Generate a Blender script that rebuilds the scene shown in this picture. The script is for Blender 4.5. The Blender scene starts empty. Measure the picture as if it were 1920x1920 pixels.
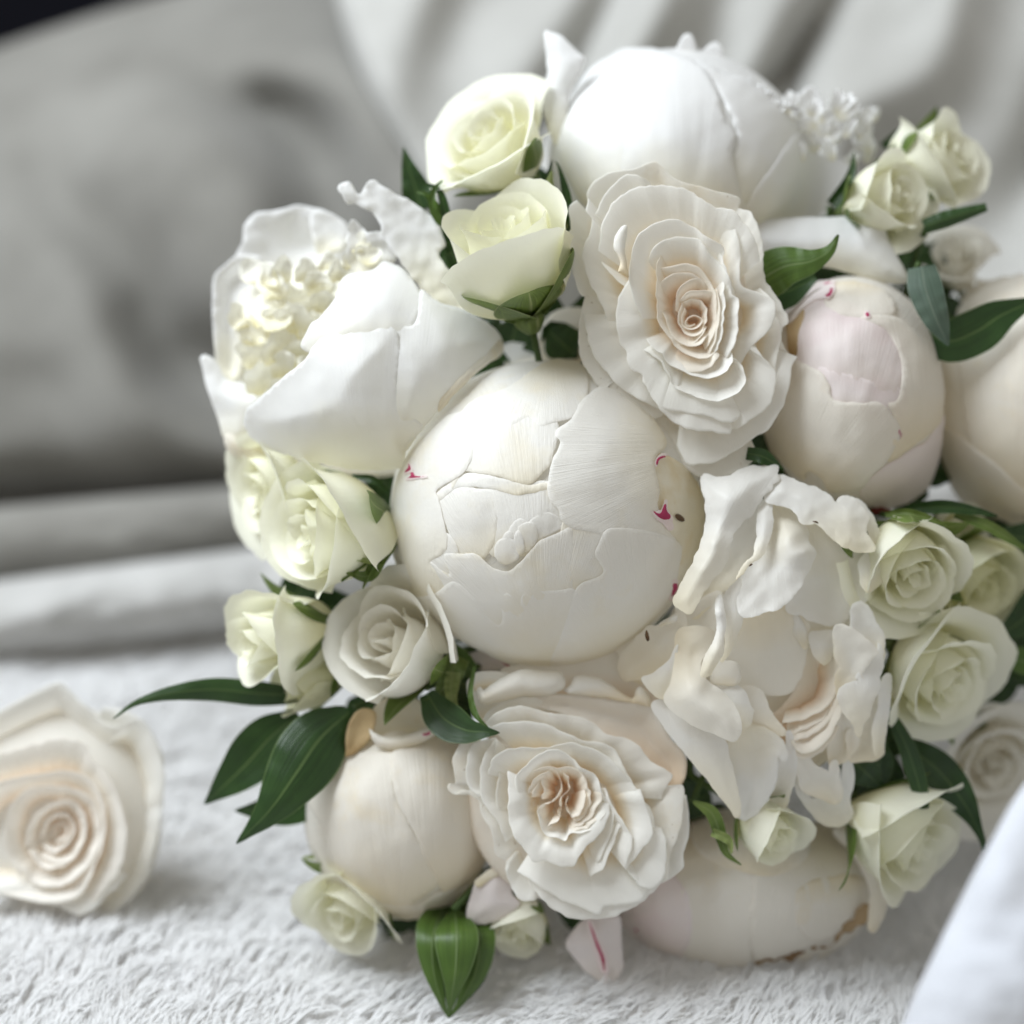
import bpy, math, random
import numpy as np
from mathutils import Vector, Matrix
from mathutils.geometry import delaunay_2d_cdt
from mathutils import noise as mnoise

random.seed(7)
RNG = np.random.default_rng(7)
SC = bpy.context.scene
COL = SC.collection
PI = math.pi
rad = math.radians

# ------------------------------------------------------------------ camera
CAM_Z, PITCH = 0.288, rad(20.0)
LENS, D0 = 49.0, 0.40
FPX = LENS / 36.0 * 1920.0          # focal length in photo pixels
S = D0 / FPX                        # metres per photo pixel at D0
cam_d = bpy.data.cameras.new('camera')
cam = bpy.data.objects.new('camera', cam_d)
COL.objects.link(cam)
cam.location = (0, 0, CAM_Z)
cam.rotation_euler = (PI / 2 - PITCH, 0, 0)
cam_d.lens = LENS
cam_d.sensor_width = 36.0
cam_d.clip_start, cam_d.clip_end = 0.02, 50
cam_d.dof.use_dof = True
cam_d.dof.focus_distance = 0.394
cam_d.dof.aperture_fstop = 3.6
cam_d.dof.aperture_blades = 0
SC.camera = cam

# ------------------------------------------------------------------ light
world = bpy.data.worlds.new('World')
SC.world = world
world.use_nodes = True
bg = world.node_tree.nodes['Background']
bg.inputs['Color'].default_value = (1.0, 0.965, 0.885, 1)
bg.inputs['Strength'].default_value = 0.40


def area(name, loc, aim, sx, sy, power, col):
    l = bpy.data.lights.new(name, 'AREA')
    l.shape = 'RECTANGLE'
    l.size, l.size_y, l.energy, l.color = sx, sy, power, col
    o = bpy.data.objects.new(name, l)
    COL.objects.link(o)
    o.location = loc
    d = Vector(aim) - Vector(loc)
    o.rotation_euler = d.to_track_quat('-Z', 'Y').to_euler()
    return o


window = area('window_light', (-0.58, 0.36, 1.0), (0.03, 0.42, 0.10), 0.7, 0.6, 16.0, (0.87, 0.935, 1.0))

SC.view_settings.view_transform = 'Standard'
SC.view_settings.look = 'None'
SC.view_settings.exposure = 0.0
SC.view_settings.gamma = 1.0
SC.cycles.use_denoising = True
SC.cycles.max_bounces = 24
SC.cycles.diffuse_bounces = 14
SC.cycles.transmission_bounces = 14
SC.cycles.sample_clamp_indirect = 6.0

# ------------------------------------------------------------------ mapping
_c, _s = math.cos(PITCH), math.sin(PITCH)


def W(P):
    """photo pixel + height towards the lens (in pixels) -> world metres."""
    P = np.asarray(P, float)
    d = D0 - P[..., 2] * S
    x = (P[..., 0] - 960.0) / FPX * d
    v = (960.0 - P[..., 1]) / FPX * d
    return np.stack([x, d * _c + v * _s, CAM_Z + v * _c - d * _s], -1)


class Fr:
    def __init__(s, ox, oy, k):
        s.ox, s.oy, s.k = ox, oy, k

    def __call__(s, txt, h=0.0):
        if not isinstance(txt, str):
            return np.asarray(txt, float)
        out = []
        for t in txt.split():
            a = [float(q) for q in t.split(',')]
            out.append((s.ox + a[0] / s.k, s.oy + a[1] / s.k, h + (a[2] if len(a) > 2 else 0.0)))
        return np.array(out)


PX = Fr(0, 0, 1)


def crom(P, n, closed=False, step=None):
    P = np.asarray(P, float)
    m = len(P)
    if closed:
        Q = np.vstack([P[-1], P, P[0], P[1]])
        segs = m
    else:
        Q = np.vstack([2 * P[0] - P[1], P, 2 * P[-1] - P[-2]])
        segs = m - 1
    t = np.linspace(0, 1, 10, endpoint=False)[:, None]
    out = []
    for i in range(segs):
        a, b, c, d = Q[i], Q[i + 1], Q[i + 2], Q[i + 3]
        out.append(0.5 * ((2 * b) + (c - a) * t + (2 * a - 5 * b + 4 * c - d) * t * t + (3 * b - a - 3 * c + d) * t ** 3))
    out.append(P[:1] if closed else P[-1:])
    D = np.vstack(out)
    L = np.concatenate([[0], np.cumsum(np.linalg.norm(np.diff(D, axis=0), axis=1))])
    if step:
        n = max(6, int(L[-1] / step))
    s = np.linspace(0, L[-1], n, endpoint=not closed)
    return np.stack([np.interp(s, L, D[:, j]) for j in range(P.shape[1])], -1)


def nz(x, y, z=0.0):
    return mnoise.noise(Vector((x, y, z)))


def wob(n, freq, seed, closed=False):
    r = np.random.default_rng(seed)
    ph = r.uniform(0, 6.28, 6)
    am = r.normal(0, 1, 6) / np.sqrt(6)
    t = np.linspace(0, 2 * PI, n, endpoint=not closed)
    fr = np.round(freq * np.array([.35, .6, .8, 1, 1.5, 2.2])) if closed else freq * np.array([.35, .6, .8, 1, 1.5, 2.2])
    return sum(am[i] * np.sin(fr[i] * t + ph[i]) for i in range(6))


# ------------------------------------------------------------------ mesh makers
def put(name, V, F, mat, parent=None, uv=None, smooth=True):
    me = bpy.data.meshes.new(name)
    org = np.array(parent.location) if parent is not None else np.zeros(3)
    par = parent
    while par is not None and par.parent is not None:
        par = par.parent
        org = org + np.array(par.location)
    V = np.asarray(V, float) - org
    me.from_pydata(V.tolist(), [], F if isinstance(F, list) else F.tolist())
    if smooth:
        me.polygons.foreach_set('use_smooth', np.ones(len(me.polygons), bool))
    if uv is not None:
        lay = me.uv_layers.new(name='uv')
        li = np.empty(len(me.loops), np.int32)
        me.loops.foreach_get('vertex_index', li)
        lay.data.foreach_set('uv', np.asarray(uv, float)[li].astype(np.float32).ravel())
    me.materials.append(mat)
    me.update()
    o = bpy.data.objects.new(name, me)
    COL.objects.link(o)
    if parent is not None:
        o.parent = parent
    return o


def grid_faces(nv, nu, wrap=False, flip=False, off=0):
    i, j = np.meshgrid(np.arange(nv - 1), np.arange(nu if wrap else nu - 1), indexing='ij')
    j2 = (j + 1) % nu
    f = np.stack([i * nu + j, i * nu + j2, (i + 1) * nu + j2, (i + 1) * nu + j], -1).reshape(-1, 4) + off
    return f[:, ::-1] if flip else f


def grid_normals(G):
    du = np.gradient(G, axis=1)
    dv = np.gradient(G, axis=0)
    n = np.cross(du, dv)
    return n / (np.linalg.norm(n, axis=2, keepdims=True) + 1e-12)


def shell_grid(name, G, mat, parent, t, uv, wrap=False):
    """a thin translucent blade: one sheet of quads, its rims are rolled by the caller."""
    nv, nu, _ = G.shape
    return put(name, G.reshape(-1, 3), grid_faces(nv, nu, wrap), mat, parent, uv.reshape(-1, 2))


def inside(poly, pts):
    x, y = pts[:, 0], pts[:, 1]
    r = np.zeros(len(pts), bool)
    a = poly
    b = np.roll(poly, -1, 0)
    for (x1, y1), (x2, y2) in zip(a, b):
        c = ((y1 > y) != (y2 > y))
        xi = (x2 - x1) * (y - y1) / ((y2 - y1) if abs(y2 - y1) > 1e-12 else 1e-12) + x1
        r ^= c & (x < xi)
    return r


def tps(ctrl, val, q):
    def U(r2):
        return np.where(r2 > 1e-9, r2 * np.log(r2 + 1e-12), 0.0)
    n = len(ctrl)
    sc = 100.0
    c = ctrl / sc
    d2 = ((c[:, None] - c[None]) ** 2).sum(-1)
    P = np.hstack([np.ones((n, 1)), c])
    A = np.zeros((n + 3, n + 3))
    A[:n, :n] = U(d2) + np.eye(n) * 0.02
    A[:n, n:] = P
    A[n:, :n] = P.T
    w = np.linalg.solve(A, np.concatenate([val, np.zeros(3)]))
    qq = q / sc
    D2 = ((qq[:, None] - c[None]) ** 2).sum(-1)
    return U(D2) @ w[:n] + np.hstack([np.ones((len(q), 1)), qq]) @ w[n:]


_seed = [100]


def nseed():
    _seed[0] += 1
    return _seed[0]


def sheet(name, out, hfun, mat, parent, t=0.00042, g=7.0, edge=.8, pole=None, ripple=0.0, bulge=0.0, grow=0.0, ctrl=None, tilt=None, useh=False, uvs=1.0, dent=0.0, streak=.9, pil=False):
    """a petal from its outline (photo pixels): triangulated, given height, thickness and a round rim."""
    sd = nseed()
    B = crom(out, 0, True, step=max(3.0, g * .75))
    nb = len(B)
    tan = np.roll(B, -1, 0)[:, :2] - np.roll(B, 1, 0)[:, :2]
    nr = np.stack([tan[:, 1], -tan[:, 0]], -1)
    nr /= np.linalg.norm(nr, axis=1, keepdims=True) + 1e-9
    per = np.linalg.norm(np.diff(B[:, :2], axis=0), axis=1).sum()
    A2 = (B[:, 0] * np.roll(B[:, 1], -1) - np.roll(B[:, 0], -1) * B[:, 1]).sum()
    nr = nr if A2 > 0 else -nr          # outward
    B[:, :2] += nr * (grow + edge * wob(nb, per / 70.0, sd, True) + .45 * edge * wob(nb, per / 20.0, sd + 1, True))[:, None]
    poly = B[:, :2]
    ring = poly - nr * 1.3
    ring = ring[inside(poly, ring)]
    lo, hi = poly.min(0), poly.max(0)
    xs = np.arange(lo[0], hi[0] + g, g)
    ys = np.arange(lo[1], hi[1] + g, g * .866)
    X, Y = np.meshgrid(xs, ys)
    X = X + (np.arange(len(ys)) % 2)[:, None] * g * .5
    pts = np.stack([X.ravel(), Y.ravel()], -1)
    pts = pts[inside(poly, pts)]
    if len(pts):
        dm = np.sqrt(((pts[:, None] - poly[None]) ** 2).sum(-1)).min(1)
        pts = pts[dm > g * .7]
    if len(ring):
        dm = np.sqrt(((ring[:, None] - poly[None]) ** 2).sum(-1)).min(1)
        ring = ring[dm > .8]
    allp = np.vstack([poly, ring, pts])
    vs, es, fs, ov, oe, of = delaunay_2d_cdt([Vector((float(a), float(b))) for a, b in allp], [], [list(range(nb))], 1, 1e-4)
    Q = np.array([(v.x, v.y) for v in vs])
    isb = np.array([any(q < nb for q in o) for o in ov])
    d = np.sqrt(((Q[:, None] - poly[None]) ** 2).sum(-1)).min(1)
    d[isb] = 0
    dn = d / max(d.max(), 1e-6)
    h = hfun(Q)
    if useh:
        h = h + tps(out[:, :2], out[:, 2], Q) if ctrl is None else h + tps(np.vstack([out[:, :2], ctrl[:, :2]]), np.concatenate([out[:, 2], ctrl[:, 2]]), Q)
    elif ctrl is not None:
        o2 = out[::2]
        h = h + tps(np.vstack([o2[:, :2], ctrl[:, :2]]), np.concatenate([np.zeros(len(o2)), ctrl[:, 2]]), Q)
    h = h + bulge * ((1 - (1 - dn) ** 2) if pil else dn * dn * (3 - 2 * dn))
    if tilt:
        c = poly.mean(0)
        h = h + tilt[0] * (Q[:, 0] - c[0]) + tilt[1] * (Q[:, 1] - c[1])
    if ripple:
        rr = np.array([nz(a / 38.0, b / 38.0, sd * 1.7) + .5 * nz(a / 17.0, b / 17.0, sd * .7) for a, b in Q])
        h = h + ripple * rr * (1 - dn * .75)
    if dent:
        rr = np.array([nz(a / 75.0, b / 75.0, sd * 2.1) for a, b in Q])
        h = h + dent * rr * np.clip(dn * 3, 0, 1)
    if pole is None:
        pole = poly.mean(0) + np.array([0, (hi - lo).max() * .8])
    dv = Q - np.asarray(pole)[:2]
    r = np.linalg.norm(dv, axis=1)
    if streak:
        th_, rm = np.arctan2(dv[:, 1], dv[:, 0]), r.mean()
        k1 = np.array([nz(a * rm / 22.0, b / 150.0, sd * .37) + .6 * nz(a * rm / 9.0, b / 90.0, sd * .91) for a, b in zip(th_, r)])
        h = h + streak * k1 * np.clip(dn * 6, .25, 1)
    V = W(np.stack([Q[:, 0], Q[:, 1], h], -1))
    T = np.array(fs)
    fn = np.cross(V[T[:, 1]] - V[T[:, 0]], V[T[:, 2]] - V[T[:, 0]])
    N = np.zeros_like(V)
    for k in range(3):
        np.add.at(N, T[:, k], fn)
    N /= np.linalg.norm(N, axis=1, keepdims=True) + 1e-12
    toc = np.array([0, 0, CAM_Z]) - V
    if (N * toc).sum() < 0:
        N = -N
        T = T[:, ::-1]
    A = V.copy()
    A[isb] -= N[isb] * t
    uv = np.stack([np.arctan2(dv[:, 1], dv[:, 0]) * 2.2 * uvs, (r - r.min()) / max(r.max() - r.min(), 1)], -1)
    return put(name, A, T, mat, parent, uv)


def tube(name, pts, radii, mat, parent, seg=8, closed_ends=True):
    P = np.asarray(pts, float)
    n = len(P)
    T = np.gradient(P, axis=0)
    T /= np.linalg.norm(T, axis=1, keepdims=True) + 1e-12
    up = np.array([0.3, 0.2, 0.93])
    V = []
    for i in range(n):
        a = np.cross(T[i], up)
        a /= np.linalg.norm(a) + 1e-12
        b = np.cross(T[i], a)
        for k in range(seg):
            th = 2 * PI * k / seg
            V.append(P[i] + radii[i] * (math.cos(th) * a + math.sin(th) * b))
    F = [list(q) for q in grid_faces(n, seg, True)]
    if closed_ends:
        F.append(list(range(seg))[::-1])
        F.append([(n - 1) * seg + k for k in range(seg)])
    uv = np.stack([np.tile(np.arange(seg) / seg, n), np.repeat(np.linspace(0, 1, n), seg)], -1)
    return put(name, np.array(V), F, mat, parent, uv)


# ------------------------------------------------------------------ materials
def new_mat(name):
    m = bpy.data.materials.new(name)
    m.use_nodes = True
    nt = m.node_tree
    for n in list(nt.nodes):
        nt.nodes.remove(n)
    out = nt.nodes.new('ShaderNodeOutputMaterial')
    return m, nt, out


def lk(nt, a, b):
    nt.links.new(a, b)


def mapping(nt, src, scale):
    mp = nt.nodes.new('ShaderNodeMapping')
    mp.inputs['Scale'].default_value = scale
    lk(nt, src, mp.inputs['Vector'])
    return mp.outputs[0]


def noise_tex(nt, vec, scale, detail=3.0, rough=.5):
    n = nt.nodes.new('ShaderNodeTexNoise')
    n.inputs['Scale'].default_value = scale
    n.inputs['Detail'].default_value = detail
    n.inputs['Roughness'].default_value = rough
    lk(nt, vec, n.inputs['Vector'])
    return n


def ramp(nt, src, stops):
    r = nt.nodes.new('ShaderNodeValToRGB')
    e = r.color_ramp.elements
    while len(e) < len(stops):
        e.new(.5)
    for i, (p, c) in enumerate(stops):
        e[i].position = p
        e[i].color = (*c, 1)
    lk(nt, src, r.inputs[0])
    return r


def mixc(nt, fac, a, b, mode='MIX'):
    m = nt.nodes.new('ShaderNodeMix')
    m.data_type = 'RGBA'
    m.blend_type = mode
    if isinstance(fac, float):
        m.inputs[0].default_value = fac
    else:
        lk(nt, fac, m.inputs[0])
    for s, q in ((6, a), (7, b)):
        if isinstance(q, tuple):
            m.inputs[s].default_value = (*q, 1)
        else:
            lk(nt, q, m.inputs[s])
    return m.outputs[2]


def petal_mat(name, base, tip, blotch=None, bl_amt=0.0, mid=.45, rough=.5, sss=0.0, bump=.25, spots=None):
    """petal skin: pigment runs from the claw (base) to the rim (tip) along the petal, fine veins as relief."""
    m, nt, out = new_mat(name)
    tc = nt.nodes.new('ShaderNodeTexCoord')
    sep = nt.nodes.new('ShaderNodeSeparateXYZ')
    lk(nt, tc.outputs['UV'], sep.inputs[0])
    big = noise_tex(nt, tc.outputs['Object'], 60.0, 3.0)
    add = nt.nodes.new('ShaderNodeMath')
    add.operation = 'MULTIPLY_ADD'
    lk(nt, big.outputs[0], add.inputs[0])
    add.inputs[1].default_value = .35
    lk(nt, sep.outputs[1], add.inputs[2])
    r = ramp(nt, add.outputs[0], [(.12, base), (.18 + mid, tip)])
    col = r.outputs[0]
    if blotch is not None:
        info = nt.nodes.new('ShaderNodeObjectInfo')
        vadd = nt.nodes.new('ShaderNodeVectorMath')
        lk(nt, tc.outputs['Object'], vadd.inputs[0])
        lk(nt, info.outputs['Random'], vadd.inputs[1])
        b = noise_tex(nt, vadd.outputs[0], 45.0, 4.0, .6)
        rb = ramp(nt, b.outputs[0], [(.56, (0, 0, 0)), (.72, (bl_amt,) * 3)])
        col = mixc(nt, rb.outputs[0], col, blotch)
    if spots is not None:
        sp = noise_tex(nt, tc.outputs['Object'], 420.0, 2.0, .5)
        rs = ramp(nt, sp.outputs[0], [(.71, (0, 0, 0)), (.76, (.5, .5, .5))])
        col = mixc(nt, rs.outputs[0], col, spots)
    p = nt.nodes.new('ShaderNodeBsdfPrincipled')
    lk(nt, col, p.inputs['Base Color'])
    p.inputs['Roughness'].default_value = rough
    p.inputs['Specular IOR Level'].default_value = .35
    p.inputs['Subsurface Weight'].default_value = sss
    p.inputs['Subsurface Radius'].default_value = (1.0, .8, .55)
    p.inputs['Subsurface Scale'].default_value = .0016
    p.inputs['Sheen Weight'].default_value = .12
    p.inputs['Sheen Roughness'].default_value = .4
    vein = noise_tex(nt, mapping(nt, tc.outputs['UV'], (26.0, 1.6, 1)), 1.6, 3.0, .55)
    fine = noise_tex(nt, tc.outputs['Object'], 700.0, 2.0, .5)
    mx = nt.nodes.new('ShaderNodeMath')
    mx.operation = 'MULTIPLY_ADD'
    lk(nt, fine.outputs[0], mx.inputs[0])
    mx.inputs[1].default_value = .35
    lk(nt, vein.outputs[0], mx.inputs[2])
    bm = nt.nodes.new('ShaderNodeBump')
    bm.inputs['Strength'].default_value = bump
    bm.inputs['Distance'].default_value = .0006
    lk(nt, mx.outputs[0], bm.inputs['Height'])
    lk(nt, bm.outputs[0], p.inputs['Normal'])
    tr = nt.nodes.new('ShaderNodeBsdfTranslucent')
    lk(nt, col, tr.inputs['Color'])
    lk(nt, bm.outputs[0], tr.inputs['Normal'])
    ms = nt.nodes.new('ShaderNodeMixShader')
    ms.inputs[0].default_value = .27
    lk(nt, p.outputs[0], ms.inputs[1])
    lk(nt, tr.outputs[0], ms.inputs[2])
    lk(nt, ms.outputs[0], out.inputs['Surface'])
    return m


def leaf_mat(name, c1, c2, rough=.34, vein=(.20, .30, .10), trans=.18, veins=True):
    m, nt, out = new_mat(name)
    tc = nt.nodes.new('ShaderNodeTexCoord')
    n = noise_tex(nt, tc.outputs['Object'], 90.0, 3.0)
    col = ramp(nt, n.outputs[0], [(.3, c1), (.7, c2)]).outputs[0]
    p = nt.nodes.new('ShaderNodeBsdfPrincipled')
    sep = nt.nodes.new('ShaderNodeSeparateXYZ')
    lk(nt, tc.outputs['UV'], sep.inputs[0])
    v = noise_tex(nt, mapping(nt, tc.outputs['UV'], (30.0, 1.2, 1)), 1.0, 2.0)
    if veins:
        ab = nt.nodes.new('ShaderNodeMath')
        ab.operation = 'SUBTRACT'
        lk(nt, sep.outputs[0], ab.inputs[0])
        ab.inputs[1].default_value = .5
        a2 = nt.nodes.new('ShaderNodeMath')
        a2.operation = 'ABSOLUTE'
        lk(nt, ab.outputs[0], a2.inputs[0])
        rv = ramp(nt, a2.outputs[0], [(.006, (.55,) * 3), (.03, (0, 0, 0))])
        col = mixc(nt, rv.outputs[0], col, vein)
        re = ramp(nt, a2.outputs[0], [(.475, (0, 0, 0)), (.495, (.7,) * 3)])
        col = mixc(nt, re.outputs[0], col, vein)
    st = ramp(nt, v.outputs[0], [(.35, (.75,) * 3), (.65, (1.15,) * 3)])
    col = mixc(nt, 1.0, col, st.outputs[0], 'MULTIPLY')
    lk(nt, col, p.inputs['Base Color'])
    p.inputs['Roughness'].default_value = rough
    p.inputs['Specular IOR Level'].default_value = .5
    bm = nt.nodes.new('ShaderNodeBump')
    bm.inputs['Strength'].default_value = .35
    bm.inputs['Distance'].default_value = .0006
    lk(nt, v.outputs[0], bm.inputs['Height'])
    lk(nt, bm.outputs[0], p.inputs['Normal'])
    tr = nt.nodes.new('ShaderNodeBsdfTranslucent')
    lk(nt, col, tr.inputs['Color'])
    ms = nt.nodes.new('ShaderNodeMixShader')
    ms.inputs[0].default_value = trans
    lk(nt, p.outputs[0], ms.inputs[1])
    lk(nt, tr.outputs[0], ms.inputs[2])
    lk(nt, ms.outputs[0], out.inputs['Surface'])
    return m


def cloth_mat(name, c1, c2, scale=900.0, bump=.4, rough=.9, dist=.0012, big=25.0, trans=0.0):
    m, nt, out = new_mat(name)
    tc = nt.nodes.new('ShaderNodeTexCoord')
    n = noise_tex(nt, tc.outputs['Object'], big, 4.0)
    col = ramp(nt, n.outputs[0], [(.3, c1), (.7, c2)]).outputs[0]
    f = noise_tex(nt, tc.outputs['Object'], scale, 2.0)
    p = nt.nodes.new('ShaderNodeBsdfPrincipled')
    lk(nt, col, p.inputs['Base Color'])
    p.inputs['Roughness'].default_value = rough
    p.inputs['Specular IOR Level'].default_value = .15
    p.inputs['Sheen Weight'].default_value = .25
    bm = nt.nodes.new('ShaderNodeBump')
    bm.inputs['Strength'].default_value = bump
    bm.inputs['Distance'].default_value = dist
    lk(nt, f.outputs[0], bm.inputs['Height'])
    lk(nt, bm.outputs[0], p.inputs['Normal'])
    if trans:
        tr = nt.nodes.new('ShaderNodeBsdfTranslucent')
        lk(nt, col, tr.inputs['Color'])
        ms = nt.nodes.new('ShaderNodeMixShader')
        ms.inputs[0].default_value = trans
        lk(nt, p.outputs[0], ms.inputs[1])
        lk(nt, tr.outputs[0], ms.inputs[2])
        lk(nt, ms.outputs[0], out.inputs['Surface'])
    else:
        lk(nt, p.outputs[0], out.inputs['Surface'])
    return m


M = {}
M['peony_white'] = petal_mat('peony_white', (.91, .87, .70), (.93, .93, .925), bump=.15, mid=.5)
M['peony_frill'] = petal_mat('peony_frill', (.92, .86, .56), (.94, .93, .85), bump=.15, mid=.55)
M['peony_ball'] = petal_mat('peony_ball', (.92, .86, .70), (.94, .925, .885), (.91, .84, .66), .45, bump=.35)
M['peony_cream'] = petal_mat('peony_cream', (.91, .82, .63), (.93, .895, .82), (.91, .81, .61), .6, bump=.4)
M['peony_blush'] = petal_mat('peony_blush', (.91, .84, .77), (.93, .86, .85), (.90, .74, .77), .35, bump=.25)
M['peony_yellow'] = petal_mat('peony_yellow', (.84, .74, .48), (.92, .87, .73), (.80, .66, .38), .6, spots=(.40, .26, .16))
M['peony_open'] = petal_mat('peony_open', (.92, .85, .66), (.94, .93, .895), bump=.3, rough=.36, mid=.55)
M['peony_inner'] = petal_mat('peony_inner', (.91, .82, .63), (.935, .905, .83), bump=.3, mid=.5, rough=.4)
M['rose_ivory'] = petal_mat('rose_ivory', (.91, .77, .52), (.94, .93, .885), bump=.25, mid=.55)
M['rose_heart'] = petal_mat('rose_heart', (.87, .64, .42), (.93, .88, .785), bump=.2, mid=.65)
M['rose_worn'] = petal_mat('rose_worn', (.88, .80, .65), (.93, .91, .85), (.78, .68, .50), .5, bump=.3, spots=(.40, .30, .20))
M['rose_peach'] = petal_mat('rose_peach', (.88, .66, .44), (.94, .905, .84), bump=.2, mid=.6)
M['spray'] = petal_mat('spray', (.88, .85, .44), (.94, .935, .80), bump=.2, mid=.6)
M['spray_green'] = petal_mat('spray_green', (.70, .71, .30), (.88, .875, .66), bump=.2, mid=.65)
M['spray_grey'] = petal_mat('spray_grey', (.86, .79, .62), (.91, .89, .82), bump=.2, mid=.5)
M['tan'] = petal_mat('dried_petal', (.42, .27, .11), (.66, .50, .28), (.30, .18, .08), .6, sss=.1)
M['leaf'] = leaf_mat('leaf_dark', (.020, .055, .012), (.035, .085, .018))
M['leaf_grey'] = leaf_mat('leaf_grey', (.075, .12, .085), (.11, .16, .12), .5, (.3, .36, .28))
M['leaf_light'] = leaf_mat('leaf_light', (.06, .12, .018), (.10, .18, .03), .38, (.32, .42, .20))
M['sepal'] = leaf_mat('sepal_green', (.10, .16, .03), (.18, .25, .06), .45, (.45, .5, .25), .25)
M['sepal_pale'] = leaf_mat('sepal_pale', (.26, .33, .10), (.38, .44, .18), .5, (.5, .55, .3), .25)
M['stem'] = leaf_mat('stem_green', (.05, .10, .02), (.09, .15, .035), .45, veins=False)
M['torn'] = petal_mat('torn_edge', (.24, .14, .07), (.46, .33, .19), (.16, .09, .05), .6)
M['bleed'] = petal_mat('pink_bleed', (.91, .78, .78), (.93, .84, .83))
M['red'] = petal_mat('crimson_fleck', (.42, .02, .09), (.55, .05, .16), sss=.05)
M['darkred'] = petal_mat('dried_sepal', (.10, .015, .01), (.20, .03, .02), sss=.05)
M['brown'] = petal_mat('scar_brown', (.05, .03, .015), (.14, .08, .04), sss=.0)
M['pile'] = cloth_mat('blanket_pile', (.84, .84, .84), (.89, .89, .89), trans=.38)
M['cushion'] = cloth_mat('cushion_fabric', (.20, .193, .174), (.27, .262, .24), 500.0, big=14.0)
M['throw'] = cloth_mat('throw_fabric', (.45, .445, .42), (.53, .525, .50), 500.0)
M['sheet'] = cloth_mat('white_cotton', (.63, .65, .70), (.69, .71, .76), 700.0, .2)
M['fold'] = cloth_mat('fold_fabric', (.46, .455, .44), (.56, .555, .54), 400.0)
M['wall'] = cloth_mat('wall_paint', (.004, .005, .012), (.006, .007, .016), 50.0, .05)


def tag(o, label=None, cat=None, group=None, kind=None):
    for k, v in (('label', label), ('category', cat), ('group', group), ('kind', kind)):
        if v:
            o[k] = v
    return o


def empty(name, loc, label, cat, group=None):
    o = bpy.data.objects.new(name, None)
    o.empty_display_size = .01
    COL.objects.link(o)
    o.location = [float(q) for q in loc]
    return tag(o, label, cat, group)


BIND = W(np.array([1560.0, 960.0, -1500.0]))
TAIL = W(np.array([1800.0, 985.0, -2300.0]))


def stem_to_bind(parent, p0, r=.0019, mat='stem', dirn=None, k=.10):
    """a flower stalk from its calyx to the binding point behind the bouquet and on to the cut ends."""
    p0 = np.asarray(p0, float)
    jit = RNG.normal(0, .006, 3)
    b = BIND + jit
    tl = TAIL + RNG.normal(0, .014, 3)
    d = (b - p0) / np.linalg.norm(b - p0) if dirn is None else dirn / np.linalg.norm(dirn)
    ctl = p0 + d * k * .6
    P = crom(np.array([p0, p0 * .55 + ctl * .45 if dirn is None else p0 + d * .02, (ctl + b) / 2, b, tl]), 22)
    return tube('stem', P, np.full(22, r), M[mat], parent, 7)


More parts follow.
